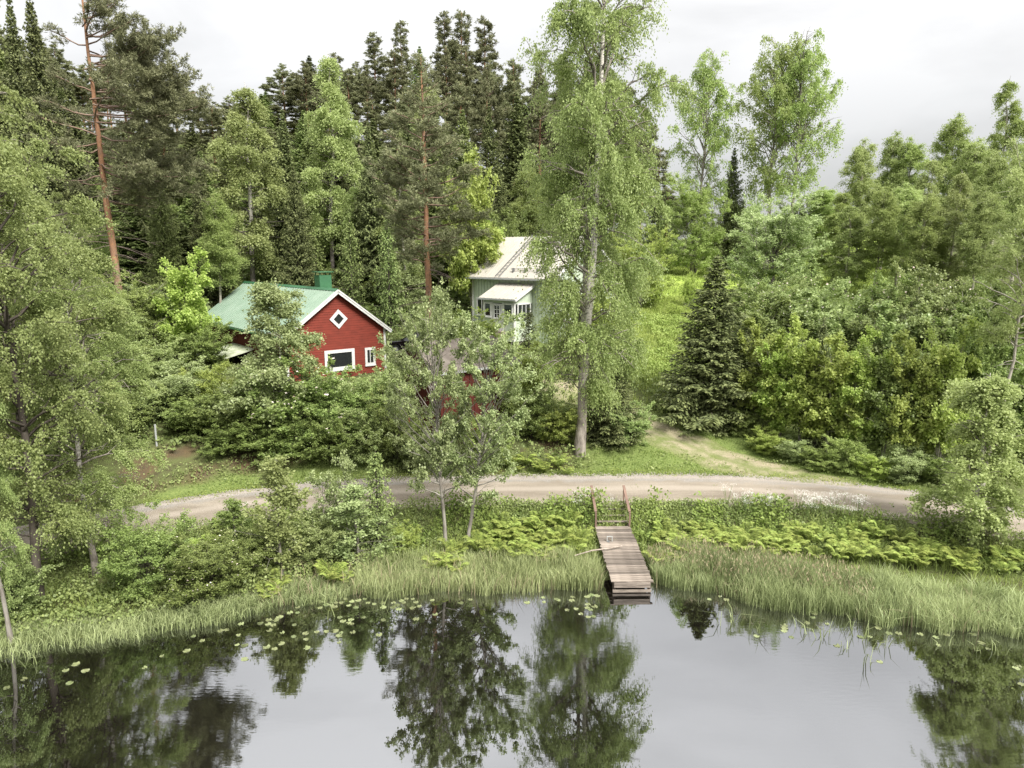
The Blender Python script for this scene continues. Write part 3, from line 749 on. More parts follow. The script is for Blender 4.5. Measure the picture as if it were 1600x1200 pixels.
# ------------------------------------------------------------------ red shed with a brown roof
def shed():
    rz = math.radians(40); y0 = 37.0; ze = Zat(583, y0); xo = X(686, y0, ze); oh = 0.25
    c, s_ = math.cos(rz), math.sin(rz); gz = ze - 2.3
    o = (xo + oh * c - oh * s_, y0 + oh * s_ + oh * c, gz)
    H = link('red_shed', None, loc=o, rz=rz)
    tag(H, 'low red shed with a weathered brown roof behind the bank alders', 'shed')
    W, D = 5.2, 4.8; eh = 2.3; ridge = 1.35; slope = ridge / (D / 2 + oh)
    wh = eh + slope * oh
    w = MB(); n = int(W / 0.17)
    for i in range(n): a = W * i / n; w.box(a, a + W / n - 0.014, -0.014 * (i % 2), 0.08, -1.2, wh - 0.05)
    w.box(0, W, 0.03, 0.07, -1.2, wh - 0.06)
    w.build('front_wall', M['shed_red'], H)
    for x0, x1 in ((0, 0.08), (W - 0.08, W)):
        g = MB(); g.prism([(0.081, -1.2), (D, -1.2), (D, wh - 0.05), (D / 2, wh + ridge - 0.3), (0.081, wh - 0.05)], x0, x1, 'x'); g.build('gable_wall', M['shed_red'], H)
    MB().box(0.08, W - 0.08, D - 0.08, D, -1.2, wh - 0.05).build('back_wall', M['shed_red'], H)
    zr = eh + ridge; r = MB()
    for ye in (-oh, D + oh):
        r.poly([(-oh, ye, eh), (W + oh, ye, eh), (W + oh, D / 2, zr), (-oh, D / 2, zr), (-oh, ye, eh - 0.06), (W + oh, ye, eh - 0.06), (W + oh, D / 2, zr - 0.06), (-oh, D / 2, zr - 0.06)],
               [(0, 1, 2, 3), (7, 6, 5, 4), (0, 4, 5, 1), (1, 5, 6, 2), (0, 3, 7, 4)])
    r.build('roof', M['brown_roof'], H)
    MB().box(-oh, W + oh, -oh - 0.03, -oh - 0.002, eh - 0.13, eh - 0.0).build('fascia_board', M['grey_metal'], H)
    for ye in (-oh, D + oh):
        MB().bar((-oh - 0.02, ye, eh - 0.09), (-oh - 0.02, D / 2, zr - 0.09), 0.04, 0.14).build('barge_board', M['wood'], H)
    return H
shed()

# ------------------------------------------------------------------ black car parked between the houses
def car():
    y = 51.5; x = X(652, y, 5.5); z = g1(x, y)
    root = link('parked_car', None, loc=(x, y, z), rz=math.radians(172))
    tag(root, 'black car parked on the grass between the two houses', 'car')
    # side outline, front at +x
    low = [(-2.15, 0.35), (-2.2, 0.75), (-2.1, 0.98), (-1.2, 1.02), (0.75, 1.0), (1.7, 0.88), (2.12, 0.72), (2.18, 0.4)]
    arch = []
    def ar(cx):
        return [(cx + 0.37 * math.cos(a), 0.33 + 0.37 * math.sin(a)) for a in np.linspace(0, PI, 8)]
    out = low + [(1.72, 0.25)] + ar(1.35) + [(-0.9, 0.25)] + ar(-1.3)
    out = out + [(-1.75, 0.28)]
    b = MB(); secs = [(-0.88, 0.0), (-0.84, 0.03), (0.84, 0.03), (0.88, 0.0)]
    b.prism(out, -0.86, 0.86)
    b.build('body', M['car_paint'], root, bevel=0.05)
    cab = MB(); lo_ = [(-1.95, 0.99), (-1.55, 1.40), (-0.3, 1.48), (0.25, 1.42), (1.0, 0.97)]
    P = [(a, -0.80 if zz < 1.1 else -0.62, zz) for a, zz in lo_] + [(a, 0.80 if zz < 1.1 else 0.62, zz) for a, zz in lo_]
    n = 5
    cab.poly(P, [tuple(range(n))[::-1], tuple(range(n, 2 * n))] + [(i, (i + 1) % n, n + (i + 1) % n, n + i) for i in range(n)])
    cab.build('windows', M['glass'], root)
    rf = MB(); rf.box(-1.5, 0.22, -0.63, 0.63, 1.47, 1.50); rf.build('roof', M['car_paint'], root, bevel=0.02)
    for s_ in (-1, 1):
        for a, c2 in (((-1.95, 0.8, 1.0), (-1.52, 0.63, 1.42)), ((-0.45, 0.815, 0.99), (-0.4, 0.635, 1.47)), ((1.0, 0.8, 0.98), (0.24, 0.63, 1.44))):
            MB().bar((a[0], s_ * a[1], a[2]), (c2[0], s_ * c2[1], c2[2]), 0.06, 0.06).build('pillar', M['car_paint'], root)
    for cx in (1.35, -1.3):
        for s_ in (-1, 1):
            wmb = MB(); wmb.cyl((cx, s_ * 0.66, 0.32), (cx, s_ * 0.87, 0.32), 0.32, n=20); wo_ = wmb.build('wheel', M['tyre'], root)
            rm = MB(); rm.cyl((cx, s_ * 0.865, 0.32), (cx, s_ * 0.885, 0.32), 0.2, n=12); rm.build('rim', M['grey_metal'], wo_)
    for s_ in (-1, 1):
        MB().box(2.02, 2.17, s_ * 0.62 - 0.16, s_ * 0.62 + 0.16, 0.60, 0.74).build('headlight', M['grey_metal'], root)
        MB().box(0.72, 0.88, s_ * 0.95 - 0.09, s_ * 0.95 + 0.09, 0.98, 1.10).build('mirror', M['car_paint'], root)
car()

# ------------------------------------------------------------------ jetty
def jetty():
    x1, y1 = on_z(988, 908, 0.48); x2, y2 = on_z(957, 822, 0.72)
    ang = math.atan2(y2 - y1, x2 - x1) - PI / 2
    Ln = math.hypot(x2 - x1, y2 - y1)
    root = link('jetty', None, loc=(x1, y1, 0), rz=ang)
    tag(root, 'weathered wooden jetty with a broad plank deck and handrail steps', 'jetty')
    W = 1.55; pz = lambda t: 0.45 + 0.25 * t / Ln
    n = 34; pw = Ln / n
    R = random.Random(5)
    variants = []
    for k in range(4):
        m = MB(); m.box(-W / 2, W / 2, -pw / 2 + 0.008, pw / 2 - 0.008, -0.018, 0.018); variants.append(m.mesh('plank', M['wood']))
    for i in range(n):
        t = (i + 0.5) * pw
        o = link('plank', variants[i % 4], root, loc=(R.uniform(-0.02, 0.02), t, pz(t) + R.uniform(-0.006, 0.006)))
        o.rotation_euler = (math.atan2(0.25, Ln) + R.uniform(-0.02, 0.02), R.uniform(-0.008, 0.008), R.uniform(-0.012, 0.012))
        o.scale = (R.uniform(0.98, 1.02), 1, 1)
    for s_ in (-1, 1):
        b = MB(); b.bar((s_ * 0.6, 0.05, pz(0) - 0.09), (s_ * 0.6, Ln, pz(Ln) - 0.09), 0.06, 0.13); b.build('bearer', M['wood_dark'], root)
    MB().box(-W / 2 + 0.10, W / 2 - 0.10, -0.03, 0.0, pz(0) - 0.22, pz(0) - 0.02).build('fascia_board', M['wood'], root)
    MB().box(-W / 2 + 0.06, W / 2 - 0.06, 0.0, 0.07, 0.03, 0.12).build('cross_beam', M['wood'], root)
    for t in (0.1, 2.3, 4.4):
        for s_ in (-1, 1):
            MB().cyl((s_ * 0.66, t, -1.0), (s_ * 0.66, t, pz(t) - 0.03), 0.06, n=8).build('post', M['wood_dark'], root)
    # steps up to the road: three treads between stringers
    for i in range(3):
        zz = 0.86 + i * 0.17; yy = Ln + 0.22 + i * 0.30
        MB().box(-0.66, 0.66, yy - 0.06, yy + 0.06, zz - 0.025, zz + 0.02).build('step', M['wood'], root)
    for s_ in (-1, 1):
        MB().bar((s_ * 0.70, Ln - 0.15, 0.55), (s_ * 0.70, Ln + 1.3, 1.35), 0.05, 0.16).build('stringer', M['wood_dark'], root)
        a = Vector((s_ * 0.74, Ln + 0.05, 1.36)); b = Vector((s_ * 0.74, Ln + 1.7, 2.0))
        MB().bar(a, b, 0.11, 0.045).build('handrail', M['wood_red'], root)
        for k, (yy, zt) in enumerate(((Ln - 0.02, 1.36), (Ln + 0.95, 1.68), (Ln + 1.6, 1.93))):
            MB().box(s_ * 0.74 - 0.035, s_ * 0.74 + 0.035, yy - 0.035, yy + 0.035, 0.3 if k == 0 else 0.8, zt - 0.0).build('rail_post', M['wood_red'], root)
    # things lying on the deck
    px_, py_ = -0.35, 3.35
    wx = x1 + math.cos(ang) * px_ - math.sin(ang) * py_; wy = y1 + math.sin(ang) * px_ + math.cos(ang) * py_
    bk = link('mooring_hatch', None, loc=(wx, wy, pz(py_) + 0.02), rz=ang)
    tag(bk, 'small grey metal frame standing on the jetty deck', 'frame')
    m = MB(); m.box(-0.12, -0.09, -0.02, 0.02, 0, 0.20); m.box(0.09, 0.12, -0.02, 0.02, 0, 0.20); m.box(-0.12, 0.12, -0.02, 0.02, 0.20, 0.225); m.build('bracket', M['grey_metal'], bk)
    m = MB(); m.box(-0.10, 0.0, -0.10, 0.08, 0, 0.015); m.build('base_plate', M['dark_metal'], bk)
    a = Vector((*on_z(898, 868, 0.62), 0.62)); b = Vector((*on_z(972, 853, 0.72), 0.72))
    m = MB(); mid1 = a.lerp(b, 0.35) + Vector((0.0, 0.03, 0.05)); mid2 = a.lerp(b, 0.7) + Vector((0, -0.02, 0.02))
    m.cyl(a, mid1, 0.018, 0.028, 7); m.cyl(mid1, mid2, 0.028, 0.032, 7); m.cyl(mid2, b, 0.032, 0.03, 7)
    st = m.build('wooden_pole', M['wood']); tag(st, 'crooked bare pole lying across the jetty into the reeds', 'pole')
    return x1, y1, ang, Ln
JX, JY, JA, JL = jetty()

# ------------------------------------------------------------------ small road-side things
def small_things():
    p = on_ground(245, 697)
    o = MB().cyl((0, 0, -0.2), (0, 0, 1.15), 0.05, n=10).build('marker_post', M['grey_metal'], loc=(p[0], p[1], g1(p[0], p[1])))
    tag(o, 'thin white marker post beside the earth bank above the road', 'post')
    x, y = X(637, 37.6, 2.4), 37.6
    z = g1(x, y)
    t = link('utility_cabinet', None, loc=(x, y, z), rz=0.2)
    tag(t, 'narrow grey utility cabinet with an orange marker stick among bushes', 'cabinet')
    MB().box(-0.17, 0.17, -0.12, 0.12, -0.3, 0.95).build('cabinet', M['grey_metal'], t, bevel=0.015)
    MB().box(-0.19, 0.19, -0.14, 0.14, 0.951, 0.99).build('lid', M['grey_metal'], t)
    MB().cyl((0.12, 0.2, -0.2), (0.12, 0.2, 1.65), 0.025, n=6).build('marker_stick', M['orange'], t)
small_things()

# ------------------------------------------------------------------ plant geometry
def unit(v):
    return v / np.maximum(np.linalg.norm(v, axis=-1, keepdims=True), 1e-9)
def leaves_arrays(P, D, ln, wd, rng, up=0.6, tint=None):
    """one rhombus per leaf; D leaf axis, face turned partly up"""
    n = len(P)
    D = unit(D)
    nr = rng.normal(size=(n, 3)) * (1 - up) + np.array([0, 0, 1.0]) * up
    W = unit(np.cross(D, nr))
    ln = ln[:, None] / 2; wd = wd[:, None] / 2
    V = np.stack([P - D * ln, P + W * wd - D * ln * 0.15, P + D * ln, P - W * wd - D * ln * 0.15], 1).reshape(-1, 3)
    Q = np.arange(n * 4).reshape(n, 4)
    return V, Q
def tube(points, radii, sides=5):
    P = np.asarray(points, float); n = len(P)
    T = np.gradient(P, axis=0); T = unit(T)
    ref = np.where(np.abs(T[:, 2:3]) > 0.9, np.array([[1.0, 0, 0]]), np.array([[0, 0, 1.0]]))
    A = unit(np.cross(T, ref)); B = np.cross(T, A)
    a = np.arange(sides) * 2 * PI / sides
    V = P[:, None] + np.asarray(radii)[:, None, None] * (A[:, None] * np.cos(a)[None, :, None] + B[:, None] * np.sin(a)[None, :, None])
    idx = np.arange(n * sides).reshape(n, sides); nx_ = np.roll(idx, -1, 1)
    Q = np.stack([idx[:-1], nx_[:-1], nx_[1:], idx[1:]], -1).reshape(-1, 4)
    return V.reshape(-1, 3), Q
class Wood:
    def __init__(s): s.V, s.Q, s.T, s.n = [], [], [], 0
    def add(s, pts, rad, sides, tint):
        V, Q = tube(pts, rad, sides); s.V.append(V); s.Q.append(Q + s.n); s.n += len(V)
        s.T.append(np.full(len(Q), tint) if np.isscalar(tint) else np.repeat(tint, sides)[:len(Q)])
    def mesh(s, name, mat): return mesh_np(name, np.concatenate(s.V), np.concatenate(s.Q), None, mat, np.concatenate(s.T), smooth=True)
def trunk_path(H, rng, wob=0.02, lean=(0, 0), n=14):
    t = np.linspace(0, 1, n)
    w = np.cumsum(rng.normal(size=(n, 2)), 0) * wob * H / n ** 0.5 * 0.6; w -= w[0]
    return np.stack([w[:, 0] + lean[0] * H * t, w[:, 1] + lean[1] * H * t, H * t], -1)
def on_path(P, t):
    u = np.clip(t, 0, 1) * (len(P) - 1); i = np.minimum(u.astype(int), len(P) - 2); f = (u - i)[..., None]
    return P[i] * (1 - f) + P[i + 1] * f

def decid(seed, H, R, base=0.2, nb=60, rt=0.25, elev=(55, 20), curve=0.2, subs=7, twigs=3000, leaves=8, tl=0.7, hang=0.0, leaf=(0.10, 0.07),
          up=0.55, profile=None, wob=0.03, lean=(0, 0), leaders=1, gap=0.35, spread=0.8, side=None, tsides=8, dead=0, rjit=0.35, bare=0.25, lower=0.0, topexp=1.0):
    """a broad-leaved tree: trunk and limbs as tubes, leaves as many small faces on twigs"""
    rng = np.random.default_rng(seed)
    wood = Wood(); A, O, Wt = [], [], []
    profile = profile or (lambda t: np.sin(PI * np.clip(t, 0, 1) ** 0.75) ** 0.7)
    for L_ in range(leaders):
        hh = H * (1.0 if L_ == 0 else rng.uniform(0.8, 0.95))
        ln_ = lean if leaders == 1 else (lean[0] + 0.07 * math.cos(L_ * 2.6 + seed), lean[1] + 0.05 * math.sin(L_ * 2.6 + seed))
        P = trunk_path(hh, rng, wob, ln_)
        tr = rt * (1.0 if L_ == 0 else 0.75)
        rad = tr * (1 - np.linspace(0, 1, len(P))) ** 0.8 + 0.012; rad[0] *= 1.35
        wood.add(P, rad, tsides, np.linspace(0, 1, len(P))[:-1])
        for i in range(nb // leaders):
            u = (i + rng.uniform(0, 1)) / (nb / leaders)
            t = base + (0.985 - base) * u
            az = i * 2.39996 + rng.uniform(-0.5, 0.5)
            if side is not None and rng.uniform() < 0.6: az = side + rng.normal() * 0.7
            o = on_path(P, np.array(t))
            r = R * float(profile(u)) * (1 - rjit + 2 * rjit * rng.uniform() ** 1.2)
            if rng.uniform() < 0.08: r *= 0.4
            e = math.radians(elev[0] * u + elev[1] * (1 - u) + rng.normal() * 8)
            nseg = 7; s_ = np.linspace(0, 1, nseg)
            blen = r / max(math.cos(e), 0.45)
            d0 = np.array([math.cos(az) * math.cos(e), math.sin(az) * math.cos(e), math.sin(e)])
            pts = o + d0 * (s_[:, None] * blen) + np.array([0, 0, -1.0]) * (s_[:, None] ** 2 * blen * curve) + np.cumsum(rng.normal(size=(nseg, 3)), 0) * blen * 0.025
            br = max(0.008, min(tr * 0.34, 0.010 + 0.014 * blen)) * (1 - 0.85 * s_)
            wood.add(pts, br, 4, 0.0)
            a = on_path(pts, rng.uniform(bare, 1, 10)); A.append(a); O.append(np.repeat(d0[None], 10, 0)); Wt.append(np.full(10, blen))
            for k in range(subs):
                us = bare + (0.95 - bare) * (k + rng.uniform()) / subs
                so = on_path(pts, np.array(us))
                sa = az + rng.choice([-1, 1]) * rng.uniform(0.5, 1.25); se = e * 0.6 + rng.normal() * 0.35
                sl = blen * (0.48 * (1 - us) + 0.16) * rng.uniform(0.6, 1.2)
                sd = np.array([math.cos(sa) * math.cos(se), math.sin(sa) * math.cos(se), math.sin(se)])
                q = so + sd * (np.linspace(0, 1, 4)[:, None] * sl) - np.array([0, 0, 1.0]) * (np.linspace(0, 1, 4)[:, None] ** 2 * sl * curve)
                if k % 2 == 0: wood.add(q, np.array([0.5, 0.4, 0.25, 0.12]) * br[0] * 0.6 + 0.003, 3, 0.0)
                A.append(on_path(q, rng.uniform(0.25, 1, 8))); O.append(np.repeat(sd[None], 8, 0)); Wt.append(np.full(8, blen * 0.7))
    if dead:
        for i in range(dead):
            t = rng.uniform(0.12, base); az = rng.uniform(0, 2 * PI); o = on_path(trunk_path(H, np.random.default_rng(seed), wob, lean), np.array(t))
            bl = R * rng.uniform(0.2, 0.6); e = rng.uniform(-0.2, 0.3); s_ = np.linspace(0, 1, 5)[:, None]
            d0 = np.array([math.cos(az) * math.cos(e), math.sin(az) * math.cos(e), math.sin(e)])
            wood.add(o + d0 * s_ * bl - np.array([0, 0, 1]) * s_ ** 2 * bl * 0.2, np.linspace(0.03, 0.006, 5), 4, t)
    A = np.concatenate(A); O = np.concatenate(O); Wt = np.concatenate(Wt)
    # thin the anchors in irregular lumps so that gaps open between boughs
    keep = vnoise(A[:, 0] + A[:, 2] * 0.7, A[:, 1] - A[:, 2] * 0.9, R * 0.28, seed % 50) > gap
    if keep.sum() > 50: A, O, Wt = A[keep], O[keep], Wt[keep]
    p = Wt / Wt.sum(); i = rng.choice(len(A), twigs, p=p)
    rnd = rng.normal(size=(twigs, 3))
    td = unit(O[i] * 0.9 + rnd * spread * 0.7 + np.array([0, 0, 0.15 - hang]))
    L = tl * rng.uniform(0.5, 1.2, twigs)
    s_ = (np.arange(leaves) + 0.5) / leaves
    s_ = s_[None] + rng.uniform(-0.5, 0.5, (twigs, leaves)) / leaves
    pos = A[i][:, None] + td[:, None] * (L[:, None, None] * s_[..., None]) + np.array([0, 0, -1.0]) * (hang * L[:, None, None] * s_[..., None] ** 1.6 * 1.3)
    pos = pos.reshape(-1, 3) + rng.normal(size=(twigs * leaves, 3)) * leaf[0] * 0.55
    n = len(pos)
    ld = np.repeat(td, leaves, 0) + rng.normal(size=(n, 3)) * 0.8 + np.array([0, 0, -0.35 - hang * 0.8])
    sz = rng.uniform(0.7, 1.25, n)
    ok = pos[:, 2] > 0.05
    tw = np.repeat(rng.uniform(0, 1, twigs), leaves)
    tint = np.clip(0.32 * tw + 0.38 * rng.uniform(0, 1, n) + 0.34 * vnoise(pos[:, 0] + pos[:, 2] * 0.8, pos[:, 1] - pos[:, 2] * 0.9, R * 0.22, 3) + 0.10 * (pos[:, 2] / H - 0.5), 0, 1)
    V, Q = leaves_arrays(pos[ok], ld[ok], leaf[0] * sz[ok], leaf[1] * sz[ok], rng, up)
    return wood, (V, Q, tint[ok])

def spruce(seed, H, R, levels=36, per=8, twn=9, rt=0.14, dens=3, base=0.03, blade=(0.22, 0.075), tip=True):
    rng = np.random.default_rng(seed); wood = Wood()
    P = trunk_path(H, rng, 0.006)
    wood.add(P, rt * (1 - np.linspace(0, 1, len(P))) + 0.01, 7, 0.3)
    PP, DD, LL, TT = [], [], [], []
    for k in range(levels):
        t = base + (1 - base) * (k + rng.uniform(-0.3, 0.3)) / levels
        t = min(max(t, 0.02), 0.99)
        o = on_path(P, np.array(t)); m = max(4, int(per * (1 - 0.4 * t)))
        off = rng.uniform(0, 6); lj = rng.uniform(0.72, 1.15)
        for j in range(m):
            az = off + j * 2 * PI / m + rng.uniform(-0.25, 0.25)
            L = R * lj * (1 - t) ** 0.92 * rng.uniform(0.70, 1.15) * (1 + 0.12 * math.sin(az * 3 + seed)) + 0.05
            if t < 0.15: L *= 0.80 + t * 1.3
            e = math.radians(-18 + 58 * t ** 1.3 + rng.normal() * 5)
            s_ = np.linspace(0, 1, 6)
            h = np.array([math.cos(az), math.sin(az), 0]); z = np.array([0, 0, 1.0])
            pts = o + h * (s_[:, None] * L * math.cos(e)) + z * (s_[:, None] * L * math.sin(e) + 0.20 * L * s_[:, None] ** 2.5)
            if L > 0.6: wood.add(pts, np.linspace(0.022, 0.005, 6) * min(1.5, L), 3, 0.3)
            nt_ = max(4, int(twn * L / 1.5))
            us = np.repeat((np.arange(nt_) + rng.uniform(0, 1, nt_)) / nt_, 2)
            sgn = np.tile([-1, 1], nt_)
            b = on_path(pts, 0.12 + 0.88 * us)
            sd = np.stack([-math.sin(az) * sgn, math.cos(az) * sgn, np.zeros(2 * nt_)], -1)
            d = unit(sd * 0.8 + h * 0.65 + z * (-0.30 - 0.25 * (1 - t)) + rng.normal(size=(2 * nt_, 3)) * 0.15)
            tl = (0.36 * L * (1 - us * 0.85) + 0.10 * min(1, (1 - t) * 6)) * rng.uniform(0.7, 1.1, 2 * nt_)
            for q in range(dens):
                f = (q + 0.5) / dens
                PP.append(b + d * (tl * f)[:, None] - z * (tl * f ** 2 * 0.35)[:, None] + rng.normal(size=(2 * nt_, 3)) * 0.035)
                DD.append(d - z * 0.25 * f + rng.normal(size=(2 * nt_, 3)) * 0.2); LL.append(np.maximum(blade[0] * 0.8, tl / dens * 1.35) * min(1, max(0.3, (1 - t) * 7)))
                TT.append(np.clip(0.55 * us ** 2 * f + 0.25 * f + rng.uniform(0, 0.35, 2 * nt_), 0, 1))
            # needles along the bough itself
            m2 = max(3, int(L / 0.16)); u2 = rng.uniform(0.1, 1, m2)
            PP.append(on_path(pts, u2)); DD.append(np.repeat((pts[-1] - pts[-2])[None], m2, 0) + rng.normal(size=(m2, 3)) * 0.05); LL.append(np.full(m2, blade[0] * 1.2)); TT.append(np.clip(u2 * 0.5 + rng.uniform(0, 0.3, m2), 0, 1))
    PP = np.concatenate(PP); DD = np.concatenate(DD); LL = np.concatenate(LL); TT = np.concatenate(TT)
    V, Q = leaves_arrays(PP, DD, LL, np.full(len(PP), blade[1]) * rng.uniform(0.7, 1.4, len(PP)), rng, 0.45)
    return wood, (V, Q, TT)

def pine(seed, H, R, base=0.45, nb=46, rt=0.2, profile=None, tufts=9, side=None, dead=18, blade=(0.26, 0.045), nb_needles=9, elev=(45, 5), wob=0.012, lean=(0, 0), deadlen=0.6, tspread=0.33):
    rng = np.random.default_rng(seed); wood = Wood()
    P = trunk_path(H, rng, wob, lean)
    wood.add(P, rt * (1 - np.linspace(0, 1, len(P)) ** 1.3 * 0.92) + 0.01, 9, np.linspace(0, 1, len(P))[:-1])
    profile = profile or (lambda u: (0.55 + 0.6 * math.sin(PI * min(1, u * 1.25)) ** 0.8) * (1 - u ** 3 * 0.75))
    AP, AD = [], []
    for i in range(nb):
        u = (i + rng.uniform()) / nb; t = base + (0.99 - base) * u
        az = i * 2.39996 + rng.uniform(-0.5, 0.5)
        if side is not None and rng.uniform() < 0.72: az = side + rng.normal() * 0.6
        L = R * profile(u) * rng.uniform(0.65, 1.15)
        if side is not None and math.cos(az - side) < 0.2: L *= 0.55
        e = math.radians(elev[0] * u + elev[1] * (1 - u) + rng.normal() * 9)
        s_ = np.linspace(0, 1, 6); d0 = np.array([math.cos(az) * math.cos(e), math.sin(az) * math.cos(e), math.sin(e)])
        pts = on_path(P, np.array(t)) + d0 * (s_[:, None] * L) + np.array([0, 0, 1.0]) * ((s_[:, None] ** 2 - s_[:, None]) * L * 0.25) + np.cumsum(rng.normal(size=(6, 3)), 0) * L * 0.03
        wood.add(pts, np.linspace(0.045, 0.012, 6) * min(1.2, L / 2.0) + 0.004, 4, 0.13)
        ns = max(3, int(L * 3.0))
        for k in range(ns):
            us = 0.3 + 0.7 * (k + rng.uniform()) / ns; so = on_path(pts, np.array(us))
            sd = unit(d0 + rng.normal(size=3) * 0.65 + np.array([0, 0, 0.25])); sl = L * (0.42 * (1 - us) + 0.14) * rng.uniform(0.7, 1.2)
            wood.add(np.stack([so, so + sd * sl]), [0.012, 0.004], 3, 0.08)
            m = max(2, int(tufts * sl / 0.6)); f = rng.uniform(0.3, 1.05, m)
            AP.append(so + sd * (sl * f)[:, None] + rng.normal(size=(m, 3)) * 0.10); AD.append(np.repeat(sd[None], m, 0) + rng.normal(size=(m, 3)) * 0.5 + np.array([0, 0, 0.4]))
    Pd = P
    for i in range(dead):
        t = rng.uniform(0.16, base + 0.1); az = rng.uniform(0, 2 * PI); e = rng.uniform(-0.25, 0.25); L = R * deadlen * rng.uniform(0.25, 1.0); s_ = np.linspace(0, 1, 5)[:, None]
        d0 = np.array([math.cos(az) * math.cos(e), math.sin(az) * math.cos(e), math.sin(e)])
        q = on_path(Pd, np.array(t)) + d0 * s_ * L - np.array([0, 0, 1]) * s_ ** 2 * L * 0.25
        wood.add(q, np.linspace(0.028, 0.005, 5), 3, 0.05)
        for k in range(3):
            so = on_path(q, np.array(rng.uniform(0.3, 0.9))); sd = unit(d0 + rng.normal(size=3) * 0.6 + np.array([0, 0, -0.2])); wood.add(np.stack([so, so + sd * L * 0.3]), [0.01, 0.003], 3, 0.05)
    AP = np.concatenate(AP); AD = unit(np.concatenate(AD)); n = len(AP)
    d = unit(AD[:, None] * 0.9 + rng.normal(size=(n, nb_needles, 3)) * 0.75).reshape(-1, 3)
    ctr = np.repeat(AP, nb_needles, 0); ln = blade[0] * rng.uniform(0.6, 1.15, len(d))
    pos = ctr + d * (ln * 0.5)[:, None] + rng.normal(size=d.shape) * 0.04
    tint = np.clip(np.repeat(rng.uniform(0, 0.7, n), nb_needles) + rng.uniform(0, 0.35, len(d)), 0, 1)
    V, Q = leaves_arrays(pos, d, ln, np.full(len(d), blade[1]), rng, 0.3)
    return wood, (V, Q, tint)

PROTO = {}
def proto(key, gen, H, R, bark, leafm, crown='crown'):
    wood, (V, Q, tint) = gen
    if V[:, 2].max() > 0: H = float(np.percentile(V[:, 2], 99.95))
    rr = np.hypot(V[:, 0], V[:, 1]); R = float(np.percentile(rr, 97))
    PROTO[key] = dict(H=H, R=R, trunk=wood.mesh('trunk', M[bark]), crown=mesh_np('crown', V, Q, None, M[leafm], tint), n=len(Q), x=0)
    return PROTO[key]
PLACED = []
def plant(key, px, y, top, w=None, name='birch_tree', label=None, cat='tree', group=None, rz=None, z=None, mat=None, bark=None, sink=0.12, x=None, lean=None):
    """top: pixel row of the crown's tip, w: crown width in pixels of the 1600 px survey"""
    p = PROTO[key]
    zz = 3.0
    for _ in range(3):
        xx = X(px, y, zz) if x is None else x
        zz = g1(xx, y) if z is None else z
    Ht = Zat(top, y) - zz
    s = max(Ht, 0.3) / p['H']
    sw = s if w is None else (w / 2.0) * cam_c(y, zz + Ht / 2) / F / p['R']
    o = link(name, None, loc=(xx, y, zz - sink), rz=RNG.uniform(0, 2 * PI) if rz is None else rz, scale=(sw, sw, s))
    if lean:
        from mathutils import Matrix
        o.rotation_euler = (Matrix.Rotation(lean[0], 3, 'Y') @ Matrix.Rotation(o.rotation_euler[2], 3, 'Z')).to_euler()
    tag(o, label, cat, group)
    for part in ('trunk', 'crown'):
        c_ = link(part, p[part], o)
        sw_ = mat if part == 'crown' else bark
        if sw_: c_.material_slots[0].link = 'OBJECT'; c_.material_slots[0].material = M[sw_]
    PLACED.append((o, px, y, top, group))
    return o

colm = lambda u: np.minimum(1, np.clip(u * 4 + 0.6, 0, 1)) * np.clip((1 - u) * 2.6, 0.10, 1) ** 0.7
cone = lambda u: (0.35 + 0.65 * np.clip(u * 5, 0, 1)) * np.clip(1 - u, 0.03, 1) ** 0.8
ball = lambda u: np.sqrt(np.clip(1 - (u * 1.75 - 0.72) ** 2, 0.06, 1))
dome = lambda u: np.sqrt(np.clip(1 - u ** 2 * 0.93, 0.05, 1))

proto('birch_big', decid(11, 26, 3.7, base=0.13, nb=130, rt=0.36, elev=(66, 26), curve=0.42, subs=9, twigs=23000, leaves=9, tl=0.95, hang=0.65, leaf=(0.115, 0.085), up=0.35, profile=colm, leaders=2, gap=0.47, bare=0.15, wob=0.02, spread=0.6, lean=(0.012, 0)), 26, 4, 'birch_bark', 'birch')
proto('birch', decid(23, 17, 3.2, base=0.16, nb=80, rt=0.19, elev=(65, 25), curve=0.42, subs=8, twigs=13500, leaves=9, tl=0.75, hang=0.5, leaf=(0.095, 0.07), up=0.45, profile=ball, gap=0.47, bare=0.25, spread=0.5, rjit=0.45), 17, 3.2, 'birch_bark', 'birch')
proto('birch_cone', decid(29, 18, 3.0, base=0.16, nb=90, rt=0.17, elev=(60, 15), curve=0.35, subs=7, twigs=8000, leaves=7, tl=0.8, hang=0.6, leaf=(0.15, 0.10), up=0.4, profile=cone, gap=0.43, bare=0.25, spread=0.6), 18, 3, 'birch_bark', 'birch_pale')
proto('birch_thin', decid(31, 22, 3.6, base=0.34, nb=64, rt=0.24, elev=(72, 42), curve=0.3, subs=7, twigs=4200, leaves=7, tl=0.9, hang=0.7, leaf=(0.20, 0.13), up=0.3, profile=ball, gap=0.48, bare=0.35, rjit=0.45), 22, 3.4, 'bark', 'aspen')
proto('aspen', decid(37, 16, 2.3, base=0.30, nb=70, rt=0.14, elev=(65, 35), curve=0.05, subs=6, twigs=8500, leaves=7, tl=0.8, hang=0.25, leaf=(0.12, 0.095), up=0.35, spread=1.1, profile=lambda u: np.clip(u * 3 + 0.5, 0, 1) * np.clip(1 - u, 0.03, 1) ** 0.75, gap=0.28, rjit=0.45), 16, 2.3, 'bark_pale', 'aspen')
proto('edge_birch', decid(39, 15, 2.6, base=0.50, nb=60, rt=0.13, elev=(65, 25), curve=0.25, subs=7, twigs=6000, leaves=7, tl=0.6, hang=0.35, leaf=(0.10, 0.075), up=0.4, profile=ball, gap=0.45, dead=10, spread=0.6, rjit=0.45), 15, 2.6, 'bark_pale', 'birch_pale')
